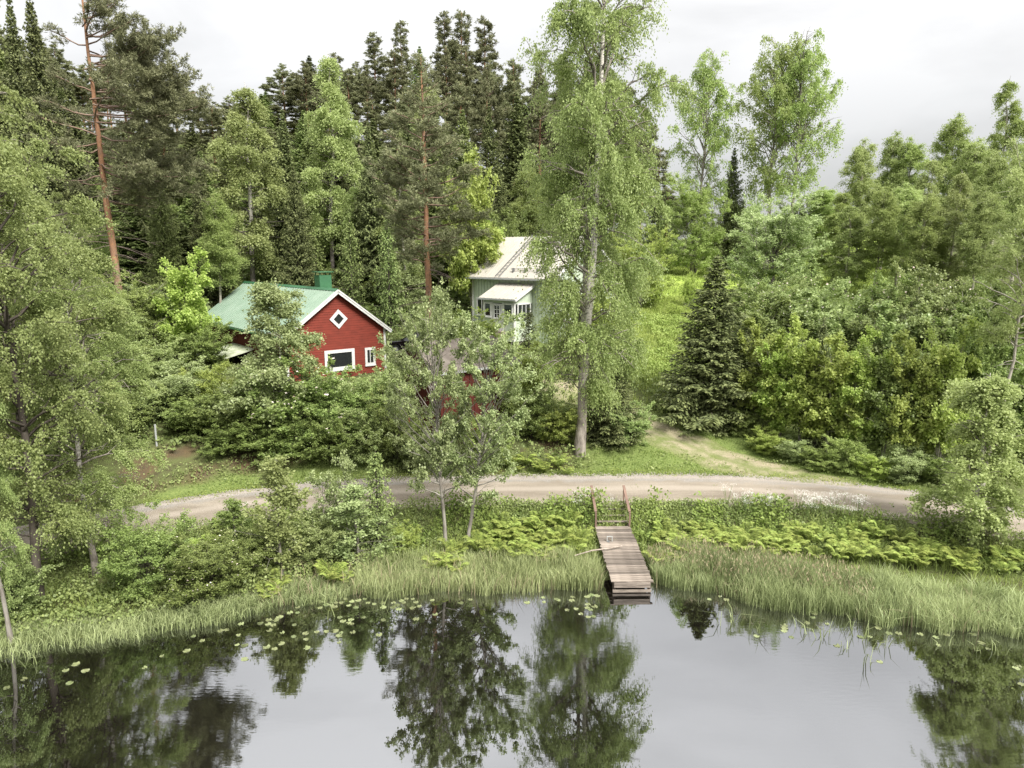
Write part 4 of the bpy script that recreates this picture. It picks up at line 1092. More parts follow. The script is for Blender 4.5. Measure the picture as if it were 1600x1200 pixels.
proto('round', decid(41, 9, 4.0, base=0.12, nb=90, rt=0.2, elev=(75, 15), curve=0.05, subs=8, twigs=8000, leaves=7, tl=0.6, hang=0.1, leaf=(0.17, 0.13), up=0.6, profile=dome, gap=0.3), 9, 4, 'bark', 'lilac')
proto('alder', decid(43, 11, 2.7, base=0.25, nb=62, rt=0.13, elev=(62, 22), curve=-0.05, subs=8, twigs=3900, leaves=7, tl=0.32, hang=0.0, leaf=(0.145, 0.12), up=0.6, profile=ball, gap=0.46, bare=0.42, rjit=0.4, wob=0.03), 11, 2.7, 'bark', 'alder')
proto('maple', decid(47, 6, 2.0, base=0.16, nb=52, rt=0.06, elev=(70, 20), curve=0.0, subs=7, twigs=3600, leaves=7, tl=0.38, hang=0.05, leaf=(0.19, 0.17), up=0.75, profile=dome, gap=0.36, leaders=3), 6, 2, 'bark_pale', 'maple')
proto('bush', decid(53, 3.6, 2.2, base=0.06, nb=70, rt=0.05, elev=(70, 25), curve=0.0, subs=7, twigs=4200, leaves=7, tl=0.34, hang=0.05, leaf=(0.12, 0.09), up=0.65, profile=dome, gap=0.32, leaders=4), 3.6, 2.2, 'bark_dark', 'bush')
proto('bush2', decid(59, 4.0, 2.0, base=0.06, nb=60, rt=0.05, elev=(75, 25), curve=0.05, subs=7, twigs=3300, leaves=7, tl=0.45, hang=0.1, leaf=(0.14, 0.11), up=0.6, profile=ball, gap=0.36, leaders=3), 4, 2, 'bark_dark', 'lilac')
proto('sapling', decid(61, 4.6, 1.1, base=0.08, nb=40, rt=0.035, elev=(60, 25), curve=0.1, subs=5, twigs=1300, leaves=6, tl=0.30, hang=0.15, leaf=(0.09, 0.07), up=0.55, profile=cone, gap=0.44, rjit=0.5), 4.6, 1.1, 'bark', 'birch')
proto('shoot', decid(67, 3.2, 0.8, base=0.3, nb=20, rt=0.02, elev=(60, 30), curve=0.1, subs=4, twigs=420, leaves=6, tl=0.25, hang=0.05, leaf=(0.10, 0.075), up=0.6, profile=ball, gap=0.3), 3.2, 0.8, 'bark', 'alder')
proto('young_birch', decid(71, 7.5, 2.0, base=0.10, nb=64, rt=0.07, elev=(62, 20), curve=0.35, subs=7, twigs=5200, leaves=7, tl=0.5, hang=0.4, leaf=(0.10, 0.075), up=0.45, profile=cone, gap=0.44, spread=0.5, rjit=0.45), 7.5, 2, 'birch_bark', 'birch_pale')
proto('spruce', spruce(73, 12, 2.7, levels=46, per=10, twn=13, dens=4), 12, 2.7, 'bark_dark', 'spruce')
proto('spruce_tall', spruce(79, 20, 3.0, levels=60, per=9, twn=11, dens=3, base=0.08, blade=(0.30, 0.12)), 20, 2.7, 'bark_dark', 'spruce')
proto('spruce_young', spruce(83, 5, 1.4, levels=24, per=8, twn=9, dens=3, rt=0.06, blade=(0.15, 0.06)), 5, 1.4, 'bark_dark', 'spruce_light')
proto('pine_tall', pine(89, 22, 2.6, base=0.55, nb=52, rt=0.15, tufts=12, blade=(0.34, 0.085)), 22, 2.6, 'pine_bark', 'pine')
proto('pine_ridge', pine(97, 21, 2.4, base=0.42, nb=66, rt=0.14, tufts=12, blade=(0.34, 0.085), profile=lambda u: 1.0 - 0.72 * u), 21, 2.4, 'pine_bark', 'pine')
proto('pine_full', pine(101, 20, 3.2, base=0.36, nb=78, rt=0.19, tufts=11, dead=26, nb_needles=10, blade=(0.24, 0.045), profile=lambda u: (1.05 - 0.9 * u) * (0.7 + 0.5 * min(1, u * 4))), 20, 3.2, 'pine_bark', 'pine')
proto('pine_side', pine(103, 25, 5.4, base=0.40, nb=72, rt=0.22, tufts=9, side=0.1, dead=46, tspread=0.3, deadlen=0.55, nb_needles=8, blade=(0.26, 0.045), elev=(35, -8), lean=(-0.018, 0), wob=0.006), 25, 4.4, 'pine_bark', 'pine')

# ------------------------------------------------------------------ trees the photograph lets one single out
plant('birch_big', 905, 37.7, -165, 235, 'birch_tree', 'huge birch with a thick leaning trunk at the roadside above the jetty', rz=0.3)
plant('pine_side', 196, 49, -70, 300, 'pine_tree', 'tall orange-trunked pine leaning left with boughs mostly on one side', rz=0.0)
plant('pine_full', 673, 47.5, 82, 175, 'pine_tree', 'bushy pine with an orange stem rising behind the red shed', rz=1.0)
plant('alder', 696, 28.6, 440, 160, 'alder_tree', 'slender grey-stemmed alder on the lake bank, the taller-stemmed of the pair', rz=2.2, lean=(-0.055, 0.0))
plant('alder', 731, 29.0, 478, 165, 'alder_tree', 'slender pale-stemmed alder on the bank leaning toward the jetty', rz=4.4, lean=(0.115, 0.0))
plant('birch', 62, 23.6, 165, 320, 'birch_tree', 'big drooping birch with a dark forked trunk at the lake edge', rz=0.8, bark='bark_dark')
plant('birch', 18, 21.4, 330, 150, 'birch_tree', 'small-crowned birch leaning over the water at the very edge of view', rz=2.5, lean=(-0.12, 0), bark='bark')
plant('birch', 150, 25.6, 420, 230, 'birch_tree', 'lower white-stemmed birch hanging its twigs over the shore grass', rz=4.0)
plant('birch', 95, 30.5, 230, 240, 'birch_tree', 'leaning white birch across the road behind the shore birches', rz=5.2, lean=(-0.08, 0), mat='birch')
plant('birch', -12, 27.5, -60, 330, 'birch_tree', 'tall birch whose leaves fill the upper corner beside the lake', rz=5.0)
plant('birch_cone', 397, 61, 138, 128, 'birch_tree', 'pale narrow birch with a thin white stem behind the green roof', rz=1.0)
plant('birch_cone', 520, 66, 88, 112, 'birch_tree', 'tall pale birch with a double white stem above the chimney', rz=2.0)
plant('birch_cone', 560, 64, 290, 60, 'birch_tree', 'short pale birch crown beside the tall one above the red gable', rz=3.0)
plant('birch_thin', 1086, 86, 78, 105, 'birch_tree', 'open see-through birch standing alone against the sky beyond the lawn', rz=0.5)
plant('birch_thin', 1196, 84, 50, 128, 'birch_tree', 'tall thin birch beside the small dark spruce, first of the pair', rz=1.5)
plant('birch_thin', 1232, 83, 52, 120, 'birch_tree', 'tall thin birch with a slanting stem, second of the skyline pair', rz=3.9, lean=(0.03, 0))
plant('young_birch', 1516, 27.6, 580, 185, 'birch_tree', 'small pale birch on the fern bank in front of the gravel road', rz=1.9, mat='birch_pale')
plant('edge_birch', 1534, 33.2, 215, 165, 'birch_tree', 'slim bare-stemmed birch leaning outward behind the small roadside birch', rz=2.9, mat='birch_pale', lean=(0.10, 0))
plant('aspen', 1612, 41, 95, 120, 'aspen_tree', 'dark-topped aspen cut by the picture edge above the maples', rz=0.9, lean=(0.04, 0))
plant('spruce', 1108, 43.0, 398, 185, 'spruce_tree', 'dark pointed spruce at the bend of the side track', rz=0.4)
plant('spruce', 950, 39.6, 505, 118, 'spruce_tree', 'dense dark spruce tucked behind the thick birch trunk', rz=1.4)
plant('spruce', 1138, 88, 230, 62, 'spruce_tree', 'small dark spruce between the see-through birches', rz=0.4)
plant('spruce_young', 826, 46, 478, 62, 'spruce_tree', 'narrow young spruce in front of the pale green porch', rz=0.7, mat='spruce')
plant('spruce_young', 552, 59, 335, 60, 'spruce_tree', 'bright young spruce just beyond the red house gable', rz=0.7)
plant('spruce_young', 497, 60.5, 365, 58, 'spruce_tree', 'young spruce showing over the green ridge beside the chimney', rz=2.7)
plant('young_birch', 443, 37.6, 436, 165, 'birch_tree', 'young birch standing in front of the green roof eaves', rz=1.1, mat='alder')
plant('round', 1205, 66, 292, 150, 'round_tree', 'round full-crowned pale green tree at the lawn edge', rz=0.2, mat='alder')
plant('round', 1080, 84, 268, 108, 'round_tree', 'olive brown round tree behind the bright lawn', rz=2.2, mat='aspen')
plant('round', 1000, 66, 352, 100, 'round_tree', 'bright yellow-green tree beside the big birch and the lawn', rz=4.2, mat='maple')
plant('maple', 738, 60, 235, 90, 'maple_tree', 'bright green maple crown showing right of the shed pine', rz=1.2)
plant('maple', 297, 47, 385, 92, 'maple_tree', 'bright green maple left of the green roof', rz=3.2)
plant('maple', 765, 62, 330, 80, 'maple_tree', 'leafy maple touching the beige roof corner', rz=5.2)

# saplings and shrubs between the road and the lake
plant('sapling', 440, 26.0, 708, 98, 'birch_sapling', 'young birch with a bright yellow-green tip between road and water', 'sapling', mat='birch_pale', rz=0.3)
plant('sapling', 372, 27.0, 775, 66, 'birch_sapling', 'short leafy sapling at the road edge left of the yellow-tipped one', 'sapling', mat='bush', rz=2.3)
plant('shoot', 543, 28.3, 702, 60, 'rowan_sapling', 'thin rowan sapling with whitish leaf tufts before the road, taller of two', 'sapling', rz=0.1)
plant('shoot', 508, 28.1, 728, 58, 'rowan_sapling', 'thin rowan sapling with whitish leaf tufts before the road, shorter of two', 'sapling', rz=2.0)
plant('spruce_young', 592, 27.6, 692, 84, 'spruce_sapling', 'young spruce on the lake bank before the gravel road', 'sapling', rz=0.5)
plant('sapling', 560, 27.0, 752, 90, 'willow_sapling', 'grey-green willow sapling beside the bank spruce', 'sapling', mat='alder', rz=3.0)
BSH = [
    ('bush', 330, 24.6, 822, 150, 'rose_bush', 'rose bush with pale pink flowers over the shore grass', 'bush', None),
    ('bush', 395, 26.1, 812, 105, 'bush', 'dark green bush under the yellow-tipped sapling', 'bush', None),
    ('bush2', 495, 27.0, 800, 95, 'bush', 'grey-green bush between the two saplings by the road', 'bush', None),
    ('bush', 628, 28.2, 812, 60, 'bush', 'small bright bush beside the young bank spruce', 'bush', 'maple'),
    ('bush', 235, 24.4, 790, 140, 'bush', 'tangled bush beneath the lowest birch twigs', 'bush', 'bush'),
    
    ('bush2', 20, 22.8, 860, 110, 'bush', 'low bush at the foot of the leaning edge birch', 'bush', 'lilac'),
    ('bush2', 285, 26.6, 835, 80, 'bush', 'small bush at the road edge behind the rose bush', 'bush', 'maple'),
    ('bush2', 1585, 26.8, 870, 90, 'bush', 'weedy bush right of the small roadside birch', 'bush', 'bush'),
]
for k_, px, y, top, w, nm, lb, cat, mt in BSH: plant(k_, px, y, top, w, nm, lb, cat, 'bushes between the road and the lake', mat=mt)

# shrubs on the bank in front of the houses
R2 = random.Random(3)
BANK = [
    ('bush', 470, 37.6, 548, 175, 'hawthorn', 'big dark green flowering shrub under the young birch', None),
    ('bush', 405, 37.4, 588, 130, 'bush', 'dense dark shrub left of the flowering shrub', None),
    ('bush2', 345, 37.2, 600, 120, 'bush', 'loose shrub below the mossy lean-to roof', 'bush'),
    ('bush2', 300, 37.4, 612, 100, 'bush', 'loose shrub above the orange earth bank', 'bush'),
    ('bush', 545, 37.6, 572, 130, 'bush', 'yellowish green shrub below the wide window', 'bush'),
    ('bush2', 598, 38.0, 560, 110, 'bush', 'grey-green shrub below the small upright window', 'lilac'),
    ('bush', 622, 36.6, 600, 100, 'bush', 'dark shrub beside the utility cabinet', None),
    ('bush', 520, 36.2, 628, 110, 'bush', 'low dark shrub at the foot of the bank under the wide window', None),
    ('bush2', 575, 36.4, 628, 100, 'bush', 'low shrub left of the utility cabinet', None),
    ('bush', 430, 36.0, 640, 120, 'bush', 'shadowy shrub at the bank foot under the flowering shrub', None),
    ('bush', 365, 36.2, 648, 110, 'bush', 'shadowy shrub at the bank foot below the lean-to', None),
    ('bush2', 640, 40.5, 552, 90, 'bush', 'light shrub right of the red house corner', 'alder'),
    ('bush2', 690, 43.5, 470, 70, 'rowan_tree', 'light rowan crown right of the black car', 'alder'),
    ('round', 745, 47.5, 480, 90, 'rowan_tree', 'pale leafy tree in front of the green house wall', 'maple'),
    ('bush2', 800, 41, 535, 110, 'bush', 'leafy shrub at the right end of the brown shed roof', 'maple'),
    ('bush', 830, 39, 585, 110, 'bush', 'dark shrub between the shed and the big birch', None),
    ('bush', 870, 38.6, 620, 90, 'bush', 'shrub just left of the thick birch trunk', 'maple'),
    ('bush2', 985, 38.8, 625, 72, 'bush', 'shrub right of the thick birch trunk by the track', 'lilac'),
    ('bush2', 660, 35.8, 655, 80, 'bush', 'small shrub right of the utility cabinet', 'alder'),
    ('bush2', 760, 36.4, 640, 90, 'bush', 'small shrub below the red shed wall', 'aspen'),
    ('bush2', 225, 41, 530, 130, 'bush', 'pale shrub left of the lean-to roof', 'lilac'),
    ('round', 262, 50, 440, 120, 'rowan_tree', 'grey-green rowan left of the green roof eaves', 'alder'),
    ('bush2', 320, 45.5, 500, 90, 'bush', 'shrub touching the far eave corner of the green roof', 'bush'),
    ('round', 210, 46, 420, 130, 'rowan_tree', 'light green tree below the tall orange pine', 'aspen'),
    ('bush2', 170, 36, 600, 140, 'bush', 'shrub on the earth bank behind the white marker post', 'bush'),
    ('bush2', 950, 49.5, 425, 95, 'rowan_tree', 'leafy small tree covering the right side of the pale house', 'maple'),
    ('bush2', 285, 39.5, 560, 110, 'bush', 'shrub between the marker post and the mossy lean-to', 'alder'),
    ('bush', 235, 38.5, 590, 110, 'bush', 'shrub just above the white marker post', 'lilac'),
    ('bush2', 335, 40.0, 560, 80, 'bush', 'small shrub against the dark side wall of the red house', 'maple'),
    ('bush2', 60, 33.5, 640, 130, 'bush', 'shrub on the reddish bank across the road', 'bush'),
    ('bush2', 590, 62, 415, 80, 'bush', 'light bush right of the red gable peak', 'maple'),
    ('bush2', 635, 60, 400, 80, 'bush', 'light bush behind the orange pine stem', 'alder'),
    ('bush2', 700, 66, 370, 80, 'bush', 'bush left of the beige roof', 'bush'),
    ('bush2', 1055, 62, 470, 26, 'fruit_tree', 'small fruit tree on the lawn, nearer of the two', 'maple'),
    ('bush2', 1076, 66, 420, 24, 'fruit_tree', 'small fruit tree on the lawn, farther of the two', 'maple'),
]
for k_, px, y, top, w, nm, lb, mt in BANK:
    plant(k_, px, y, top, w, nm, lb, 'tree' if 'tree' in nm else 'bush', 'shrubs and small trees around the houses', mat=mt)

# maples, lilacs and rowans on the right slope
RS = []
def gz(px, y):
    z = 3
    for _ in range(3): z = g1(X(px, y, z), y)
    return z
ROWS = [
    ('front', [(1190, 42.0, 500), (1218, 40.3, 515), (1250, 39.3, 498), (1292, 38.0, 520), (1335, 37.2, 505), (1378, 36.4, 525), (1420, 35.6, 515), (1462, 35.0, 500), (1505, 35.2, 490), (1560, 35.4, 530), (1610, 35.5, 540)], 'maple', 'maple', 88, 'yellow-green maple in the front row above the side track verge'),
    ('second', [(1185, 47, 455), (1235, 46, 470), (1285, 45, 455), (1335, 44, 465), (1385, 43, 470), (1435, 42, 455), (1490, 41.5, 470), (1545, 41.5, 440), (1600, 42, 450)], 'maple', 'lilac', 100, 'grey-green rowan in the second row behind the bright maples'),
    ('third', [(1165, 55, 430), (1220, 55, 425), (1275, 53, 425), (1330, 52, 440), (1385, 52, 425), (1440, 51, 415), (1495, 50, 435), (1550, 49, 425), (1605, 49, 440)], 'bush2', 'lilac', 100, 'pale flowering lilac in the upper row of the slope thicket'),
    ('lower', [(1160, 41, 640), (1196, 38.8, 668), (1240, 37.4, 672), (1285, 36.2, 690), (1325, 35.6, 680), (1368, 34.8, 702), (1412, 34.2, 690), (1466, 33.8, 705)], 'bush2', 'bush', 66, 'low undergrowth bush at the foot of the maples by the verge'),
]
TENS = ['twenty', 'thirty', 'forty', 'fifty']
ORD = ['first', 'second', 'third', 'fourth', 'fifth', 'sixth', 'seventh', 'eighth', 'ninth', 'tenth', 'eleventh', 'twelfth', 'thirteenth', 'fourteenth', 'fifteenth', 'sixteenth', 'seventeenth', 'eighteenth', 'nineteenth', 'twentieth']
for t_ in range(4):
    if t_: ORD.append(['', 'thirtieth', 'fortieth', 'fiftieth'][t_])
    ORD += [TENS[t_] + '-' + o_ for o_ in ORD[:9]]
for rn, pts, key, mt, w, lb in ROWS:
    for i, (px, y, top) in enumerate(pts):
        plant(key, px, y, top + R2.uniform(-8, 8), w * R2.uniform(0.9, 1.2), {'front': 'maple_tree', 'second': 'rowan_tree', 'third': 'lilac_bush', 'lower': 'bush'}[rn],
              f'{lb}, {ORD[i]} from the left', 'bush' if rn in ('third', 'lower') else 'tree', 'thicket on the right slope: ' + rn + ' row', mat=(R2.choice(['maple', 'bush', 'alder', 'aspen']) if rn == 'lower' else mt if R2.random() < 0.8 else 'bush'))
plant('spruce_young', 1272, 38.8, 492, 70, 'spruce_tree', 'small spruce with a bare leader poking out of the maples', rz=2.0, mat='spruce')
plant('spruce_young', 1262, 60, 395, 70, 'spruce_tree', 'soft young spruce above the lilacs beside the round tree', rz=2.0)
# aspens and birches above the thicket
ASP = [(1300, 74, 300), (1338, 76, 215), (1375, 78, 205), (1408, 77, 213), (1440, 72, 250), (1468, 80, 176), (1500, 74, 215), (1530, 70, 235), (1548, 82, 125), (1580, 66, 215), (1610, 72, 160), (1650, 70, 130), (1320, 68, 320), (1362, 66, 290), (1398, 68, 285), (1432, 62, 300), (1476, 63, 270), (1512, 60, 290), (1285, 90, 290), (1640, 60, 220)]
for i, (px, y, top) in enumerate(ASP):
    plant('aspen' if i % 4 else 'birch_cone', px, y, top, R2.uniform(62, 84), 'aspen_tree' if i % 4 else 'birch_tree', None, 'tree', 'aspens and birches above the lilac thicket', mat=['aspen', 'birch_pale', 'birch', 'aspen', 'birch_pale'][i % 5], bark='bark_pale')
LOW = [(1120, 92, 330, 60), (1160, 96, 300, 60), (1255, 92, 296, 70), (1290, 96, 300, 60), (1040, 100, 300, 60), (1020, 84, 330, 60), (1130, 100, 350, 60), (1105, 104, 378, 40)]
for i, (px, y, top, w) in enumerate(LOW):
    plant('round' if i % 2 else 'bush2', px, y, top, w, 'deciduous_tree', None, 'tree', 'low trees along the far lawn edge', mat=['aspen', 'lilac', 'bush'][i % 3])

# ------------------------------------------------------------------ the conifer hill
def skyline(px): return float(np.interp(px, [-150, 0, 120, 260, 300, 345, 400, 440, 500, 560, 590, 622, 660, 690, 720, 760, 800, 840, 900, 960, 1000, 1030, 1060],
                                            [-20, 10, 60, 110, 165, 150, 120, 95, 60, 82, 55, 30, 62, 22, 18, 32, 62, 75, 70, 95, 150, 215, 290]))
HILL = [(64, 58, 190, 'r1'), (73, 50, 130, 'r2'), (84, 44, 75, 'r3'), (97, 38, 30, 'r4'), (112, 34, 0, 'r5')]
RHILL = random.Random(12)
for y, step, drop, rn in HILL:
    px = -90 + RHILL.uniform(0, step)
    while px < 1050:
        yy = y + RHILL.uniform(-4, 4)
        right_cut = 1045 if y > 90 else (1000 if y > 80 else 740)
        if px > right_cut: break
        if not (rn == 'r1' and 330 < px < 560):
            sk = skyline(px)
            top = sk + drop + RHILL.uniform(-10, 34)
            if rn == 'r1': top = max(top, 215 + RHILL.uniform(-25, 60))
            if rn in ('r4', 'r5'): kind = RHILL.choices(['pine_tall', 'pine_ridge', 'spruce_tall'], [5, 4, 1.6])[0]
            elif rn == 'r3': kind = RHILL.choices(['pine_tall', 'pine_ridge', 'spruce_tall', 'birch_cone'], [3, 3, 4.5, 1.4])[0]
            else: kind = RHILL.choices(['spruce_tall', 'spruce', 'birch_cone', 'pine_ridge', 'aspen'], [5, 3, 1.6, 1, 1.4])[0]
            w = {'pine_tall': 68, 'pine_ridge': 74, 'spruce_tall': 84, 'spruce': 90, 'birch_cone': 85, 'aspen': 80}[kind] * (80 / yy) ** 0.5 * RHILL.uniform(0.85, 1.25)
            nm = {'pine_tall': 'pine_tree', 'pine_ridge': 'pine_tree', 'spruce_tall': 'spruce_tree', 'spruce': 'spruce_tree', 'birch_cone': 'birch_tree', 'aspen': 'aspen_tree'}[kind]
            mt = None
            if kind in ('spruce_tall', 'spruce') and RHILL.random() < 0.42: mt = 'spruce_light'
            if kind == 'birch_cone': mt = RHILL.choice(['birch', 'birch_pale'])
            plant(kind, px, yy, top, w, nm, None, 'tree', 'hill ' + rn, mat=mt)
        px += step * RHILL.uniform(0.75, 1.3)
for px, y, top, w, kk, mt in [(95, 58, -30, 90, 'spruce_tall', None), (60, 62, -20, 80, 'spruce_tall', None), (20, 60, 40, 90, 'spruce_tall', None), (140, 60, 120, 90, 'spruce_tall', None), (235, 62, 150, 90, 'spruce', None), (265, 56, 250, 80, 'spruce', 'spruce_light'), (330, 58, 240, 80, 'spruce', None), (455, 64, 170, 80, 'spruce_tall', None), (470, 60, 260, 80, 'spruce', None), (585, 62, 190, 75, 'spruce_tall', None), (610, 58, 330, 60, 'spruce_young', None), (120, 48, 300, 100, 'birch', 'birch'), (160, 52, 330, 80, 'aspen', None), (345, 56, 300, 80, 'aspen', 'aspen'), (308, 78, 190, 80, 'spruce_tall', None), (338, 84, 165, 75, 'pine_ridge', None), (322, 70, 235, 80, 'spruce_tall', 'spruce_light'), (365, 90, 150, 75, 'pine_tall', None), (700, 70, 200, 80, 'spruce_tall', None), (765, 78, 160, 70, 'spruce_tall', None), (820, 74, 260, 80, 'aspen', None), (790, 70, 320, 70, 'bush2', 'bush')]:
    plant(kk, px, y, top, w, {'s': 'spruce_tree', 'b': 'birch_tree', 'a': 'aspen_tree', 'p': 'pine_tree'}[kk[0]], None, 'tree', 'hill front', mat=mt)
# labels of the forest trees: what is beside or below each, then its place in its row
def where(px):
    for lim, tx in ((60, 'beyond the shore birches'), (150, 'left of the orange pine'), (300, 'behind the orange pine'), (390, 'above the far end of the green roof'), (490, 'above the middle of the green roof'), (600, 'above the red gable'),
                    (710, 'behind the bushy shed pine'), (790, 'above the beige roof corner'), (1100, 'behind the huge roadside birch')):
        if px < lim: return tx
    return 'right of the lawn'
ROWN = {'hill front': 'at the hill foot', 'hill r1': 'low on the hill', 'hill r2': 'halfway up the hill', 'hill r3': 'on the upper hill', 'hill r4': 'below the skyline', 'hill r5': 'on the skyline',
        'aspens and birches above the lilac thicket': 'above the lilac thicket', 'low trees along the far lawn edge': 'along the far lawn edge'}
bins = {}
for o, px, y, top, g_ in PLACED:
    if g_ in ROWN: bins.setdefault((g_, o.name.split('.')[0], where(px) if 'hill' in g_ else ''), []).append((px, o))
ADJ = {'pine_tree': 'grey pine', 'spruce_tree': 'dark spruce', 'birch_tree': 'pale birch', 'aspen_tree': 'slim aspen', 'deciduous_tree': 'rounded tree'}
for (g_, nm, wh_), L in bins.items():
    L.sort(key=lambda q: q[0])
    for i, (px, o) in enumerate(L):
        s_ = f"{ADJ[nm]} {ROWN[g_]} {wh_}".strip()
        if len(L) > 1: s_ += f", {ORD[i]} from left"
        if len(s_.replace('-', ' ').split()) > 16: s_ = s_.replace('dark spruce', 'spruce').replace('behind the huge roadside birch', 'behind the huge birch').replace('above the middle of the green roof', 'above the green roof middle').replace('above the far end of the green roof', 'above the green roof end')
        o['label'] = s_
        if 'hill' in g_: o['group'] = 'forest trees ' + ROWN[g_]

# a fallen grey branch heap by the aspens
def snag():
    p = (X(1500, 56, 8), 56.0); z = g1(p[0], p[1]); w = Wood(); rng = np.random.default_rng(4)
    for i in range(14):
        az = rng.uniform(0, 2 * PI); e = rng.uniform(0.5, 1.3); L = rng.uniform(1.2, 2.6); s_ = np.linspace(0, 1, 6)[:, None]
        d0 = np.array([math.cos(az) * math.cos(e), math.sin(az) * math.cos(e), math.sin(e)])
        w.add(d0 * s_ * L + np.cumsum(rng.normal(size=(6, 3)), 0) * 0.07 + np.array([0, 0, 0]), np.linspace(0.05, 0.01, 6), 5, 0.5)
    o = link('dead_shrub', w.mesh('dead_shrub', M['bark_pale']), loc=(p[0], p[1], z + 1.0)); tag(o, 'leafless grey dead shrub among the lilacs on the right slope', 'shrub')
snag()

# flowers on the flowering shrubs
def blossoms(o, key, n, size, zr, seed, mat='flower'):
    me = PROTO[key]['crown']; nv = len(me.vertices); co = np.zeros(nv * 3, np.float32); me.vertices.foreach_get('co', co); co = co.reshape(-1, 4, 3).mean(1)
    rng = np.random.default_rng(seed); rr = np.hypot(co[:, 0], co[:, 1]) + co[:, 2] * 0.5
    i = rng.choice(np.where(rr > np.percentile(rr, zr))[0], n)
    P = co[i] + unit(np.stack([co[i][:, 0], co[i][:, 1], np.full(n, 0.7)], -1)) * 0.05
    Vs, Qs = [], []
    for k in range(3):
        V, Q = leaves_arrays(P + rng.normal(size=(n, 3)) * 0.01, rng.normal(size=(n, 3)), np.full(n, size), np.full(n, size * 0.9), rng, 0.7); Vs.append(V); Qs.append(Q + k * 4 * n)
    f = link('blossoms', mesh_np('blossoms', np.concatenate(Vs), np.concatenate(Qs), None, M[mat]), o); f['kind'] = 'stuff'
for o, px, y, top, g_ in PLACED:
    nm = o.name.split('.')[0]
    if nm == 'hawthorn': blossoms(o, 'bush', 170, 0.13, 50, 1)
    if nm == 'rose_bush': blossoms(o, 'bush', 90, 0.10, 50, 2)
    if nm == 'lilac_bush': blossoms(o, 'bush2', 60, 0.16, 60, 3)

# ------------------------------------------------------------------ ferns, each frond a part
def frond(seed, L=0.95, pairs=17):
    rng = np.random.default_rng(seed); s_ = np.linspace(0, 1, 8)
    rise = 1.0; pts = np.stack([L * s_ ** 1.2 * 0.66, np.zeros(8), L * (rise * 1.3 * s_ - 0.72 * s_ ** 2.6)], -1)
    V, Q = tube(pts, np.linspace(0.009, 0.002, 8), 3)
    u = np.repeat((np.arange(pairs) + 1.0) / (pairs + 0.5), 2); sg = np.tile([-1.0, 1.0], pairs)
    b = on_path(pts, 0.12 + 0.88 * u); wl = L * 0.22 * np.sin(PI * np.clip(u * 0.86 + 0.14, 0, 1)) ** 0.8 + 0.02
    d = unit(np.stack([np.full(2 * pairs, 0.45), sg, np.full(2 * pairs, -0.12)], -1) + rng.normal(size=(2 * pairs, 3)) * 0.06)
    V2, Q2 = leaves_arrays(b + d * (wl / 2)[:, None], d, wl, np.full(2 * pairs, L * 0.052), rng, 0.9)
    tn = np.concatenate([np.full(len(Q), 0.3), np.clip(0.35 + 0.5 * u + rng.uniform(-0.15, 0.15, 2 * pairs), 0, 1)])
    return mesh_np('frond', np.concatenate([V, V2]), np.concatenate([Q, Q2 + len(V)]), None, M['fern'], tn)
FR = [frond(i, 0.95, 16) for i in range(3)]
RF = random.Random(8)
FERN = []
def fern_area(pts, n, lab):
    for _ in range(n):
        k = RF.randrange(len(pts)); px, py, sx, sy = pts[k]; FERN.append((px + RF.gauss(0, sx), py + RF.gauss(0, sy), lab))
fern_area([(800, 832, 18, 8), (850, 822, 22, 10), (880, 845, 14, 8), (830, 858, 24, 7), (760, 850, 12, 8)], 34, 'left of the jetty')
fern_area([(1050, 838, 14, 8), (1040, 858, 8, 6)], 9, 'right beside the jetty')
fern_area([(1100, 835, 20, 8), (1150, 842, 30, 8), (1240, 840, 20, 9), (1200, 855, 24, 7)], 34, 'along the middle of the right bank')
fern_area([(1350, 838, 22, 8), (1320, 855, 20, 7), (1430, 862, 22, 8), (1480, 875, 26, 8)], 34, 'toward the small roadside birch')
fern_area([(1580, 878, 16, 8)], 6, 'right of the small roadside birch')
fern_area([(710, 868, 16, 6), (690, 880, 10, 5)], 7, 'at the foot of the bank alders')
fern_area([(820, 720, 14, 4), (862, 722, 14, 4)], 8, 'across the road beside the thick birch trunk')
fern_area([(520, 900, 14, 6), (420, 918, 8, 5)], 6, 'under the yellow-tipped sapling')
byarea = {}
for px, py, lab in FERN: byarea.setdefault(lab, []).append((px, py))
for lab, L_ in byarea.items():
    L_.sort()
    for i, (px, py) in enumerate(L_):
        p = on_ground(px, py + 14)
        s_ = RF.uniform(0.7, 1.12)
        o = link('fern', None, loc=(p[0], p[1], g1(p[0], p[1])), rz=RF.uniform(0, 6), scale=(s_, s_, s_ * RF.uniform(0.95, 1.25)))
        tag(o, f'bright fern {lab}, {ORD[i]} from left', 'fern', 'ferns ' + lab)
        nf = RF.randint(9, 12)
        for j in range(nf):
            f = link('frond', FR[j % 3], o, rz=j * 2 * PI / nf + RF.uniform(-0.25, 0.25)); ss_ = RF.uniform(0.75, 1.1)
            f.scale = (ss_, ss_, ss_ * RF.uniform(0.7, 1.15))

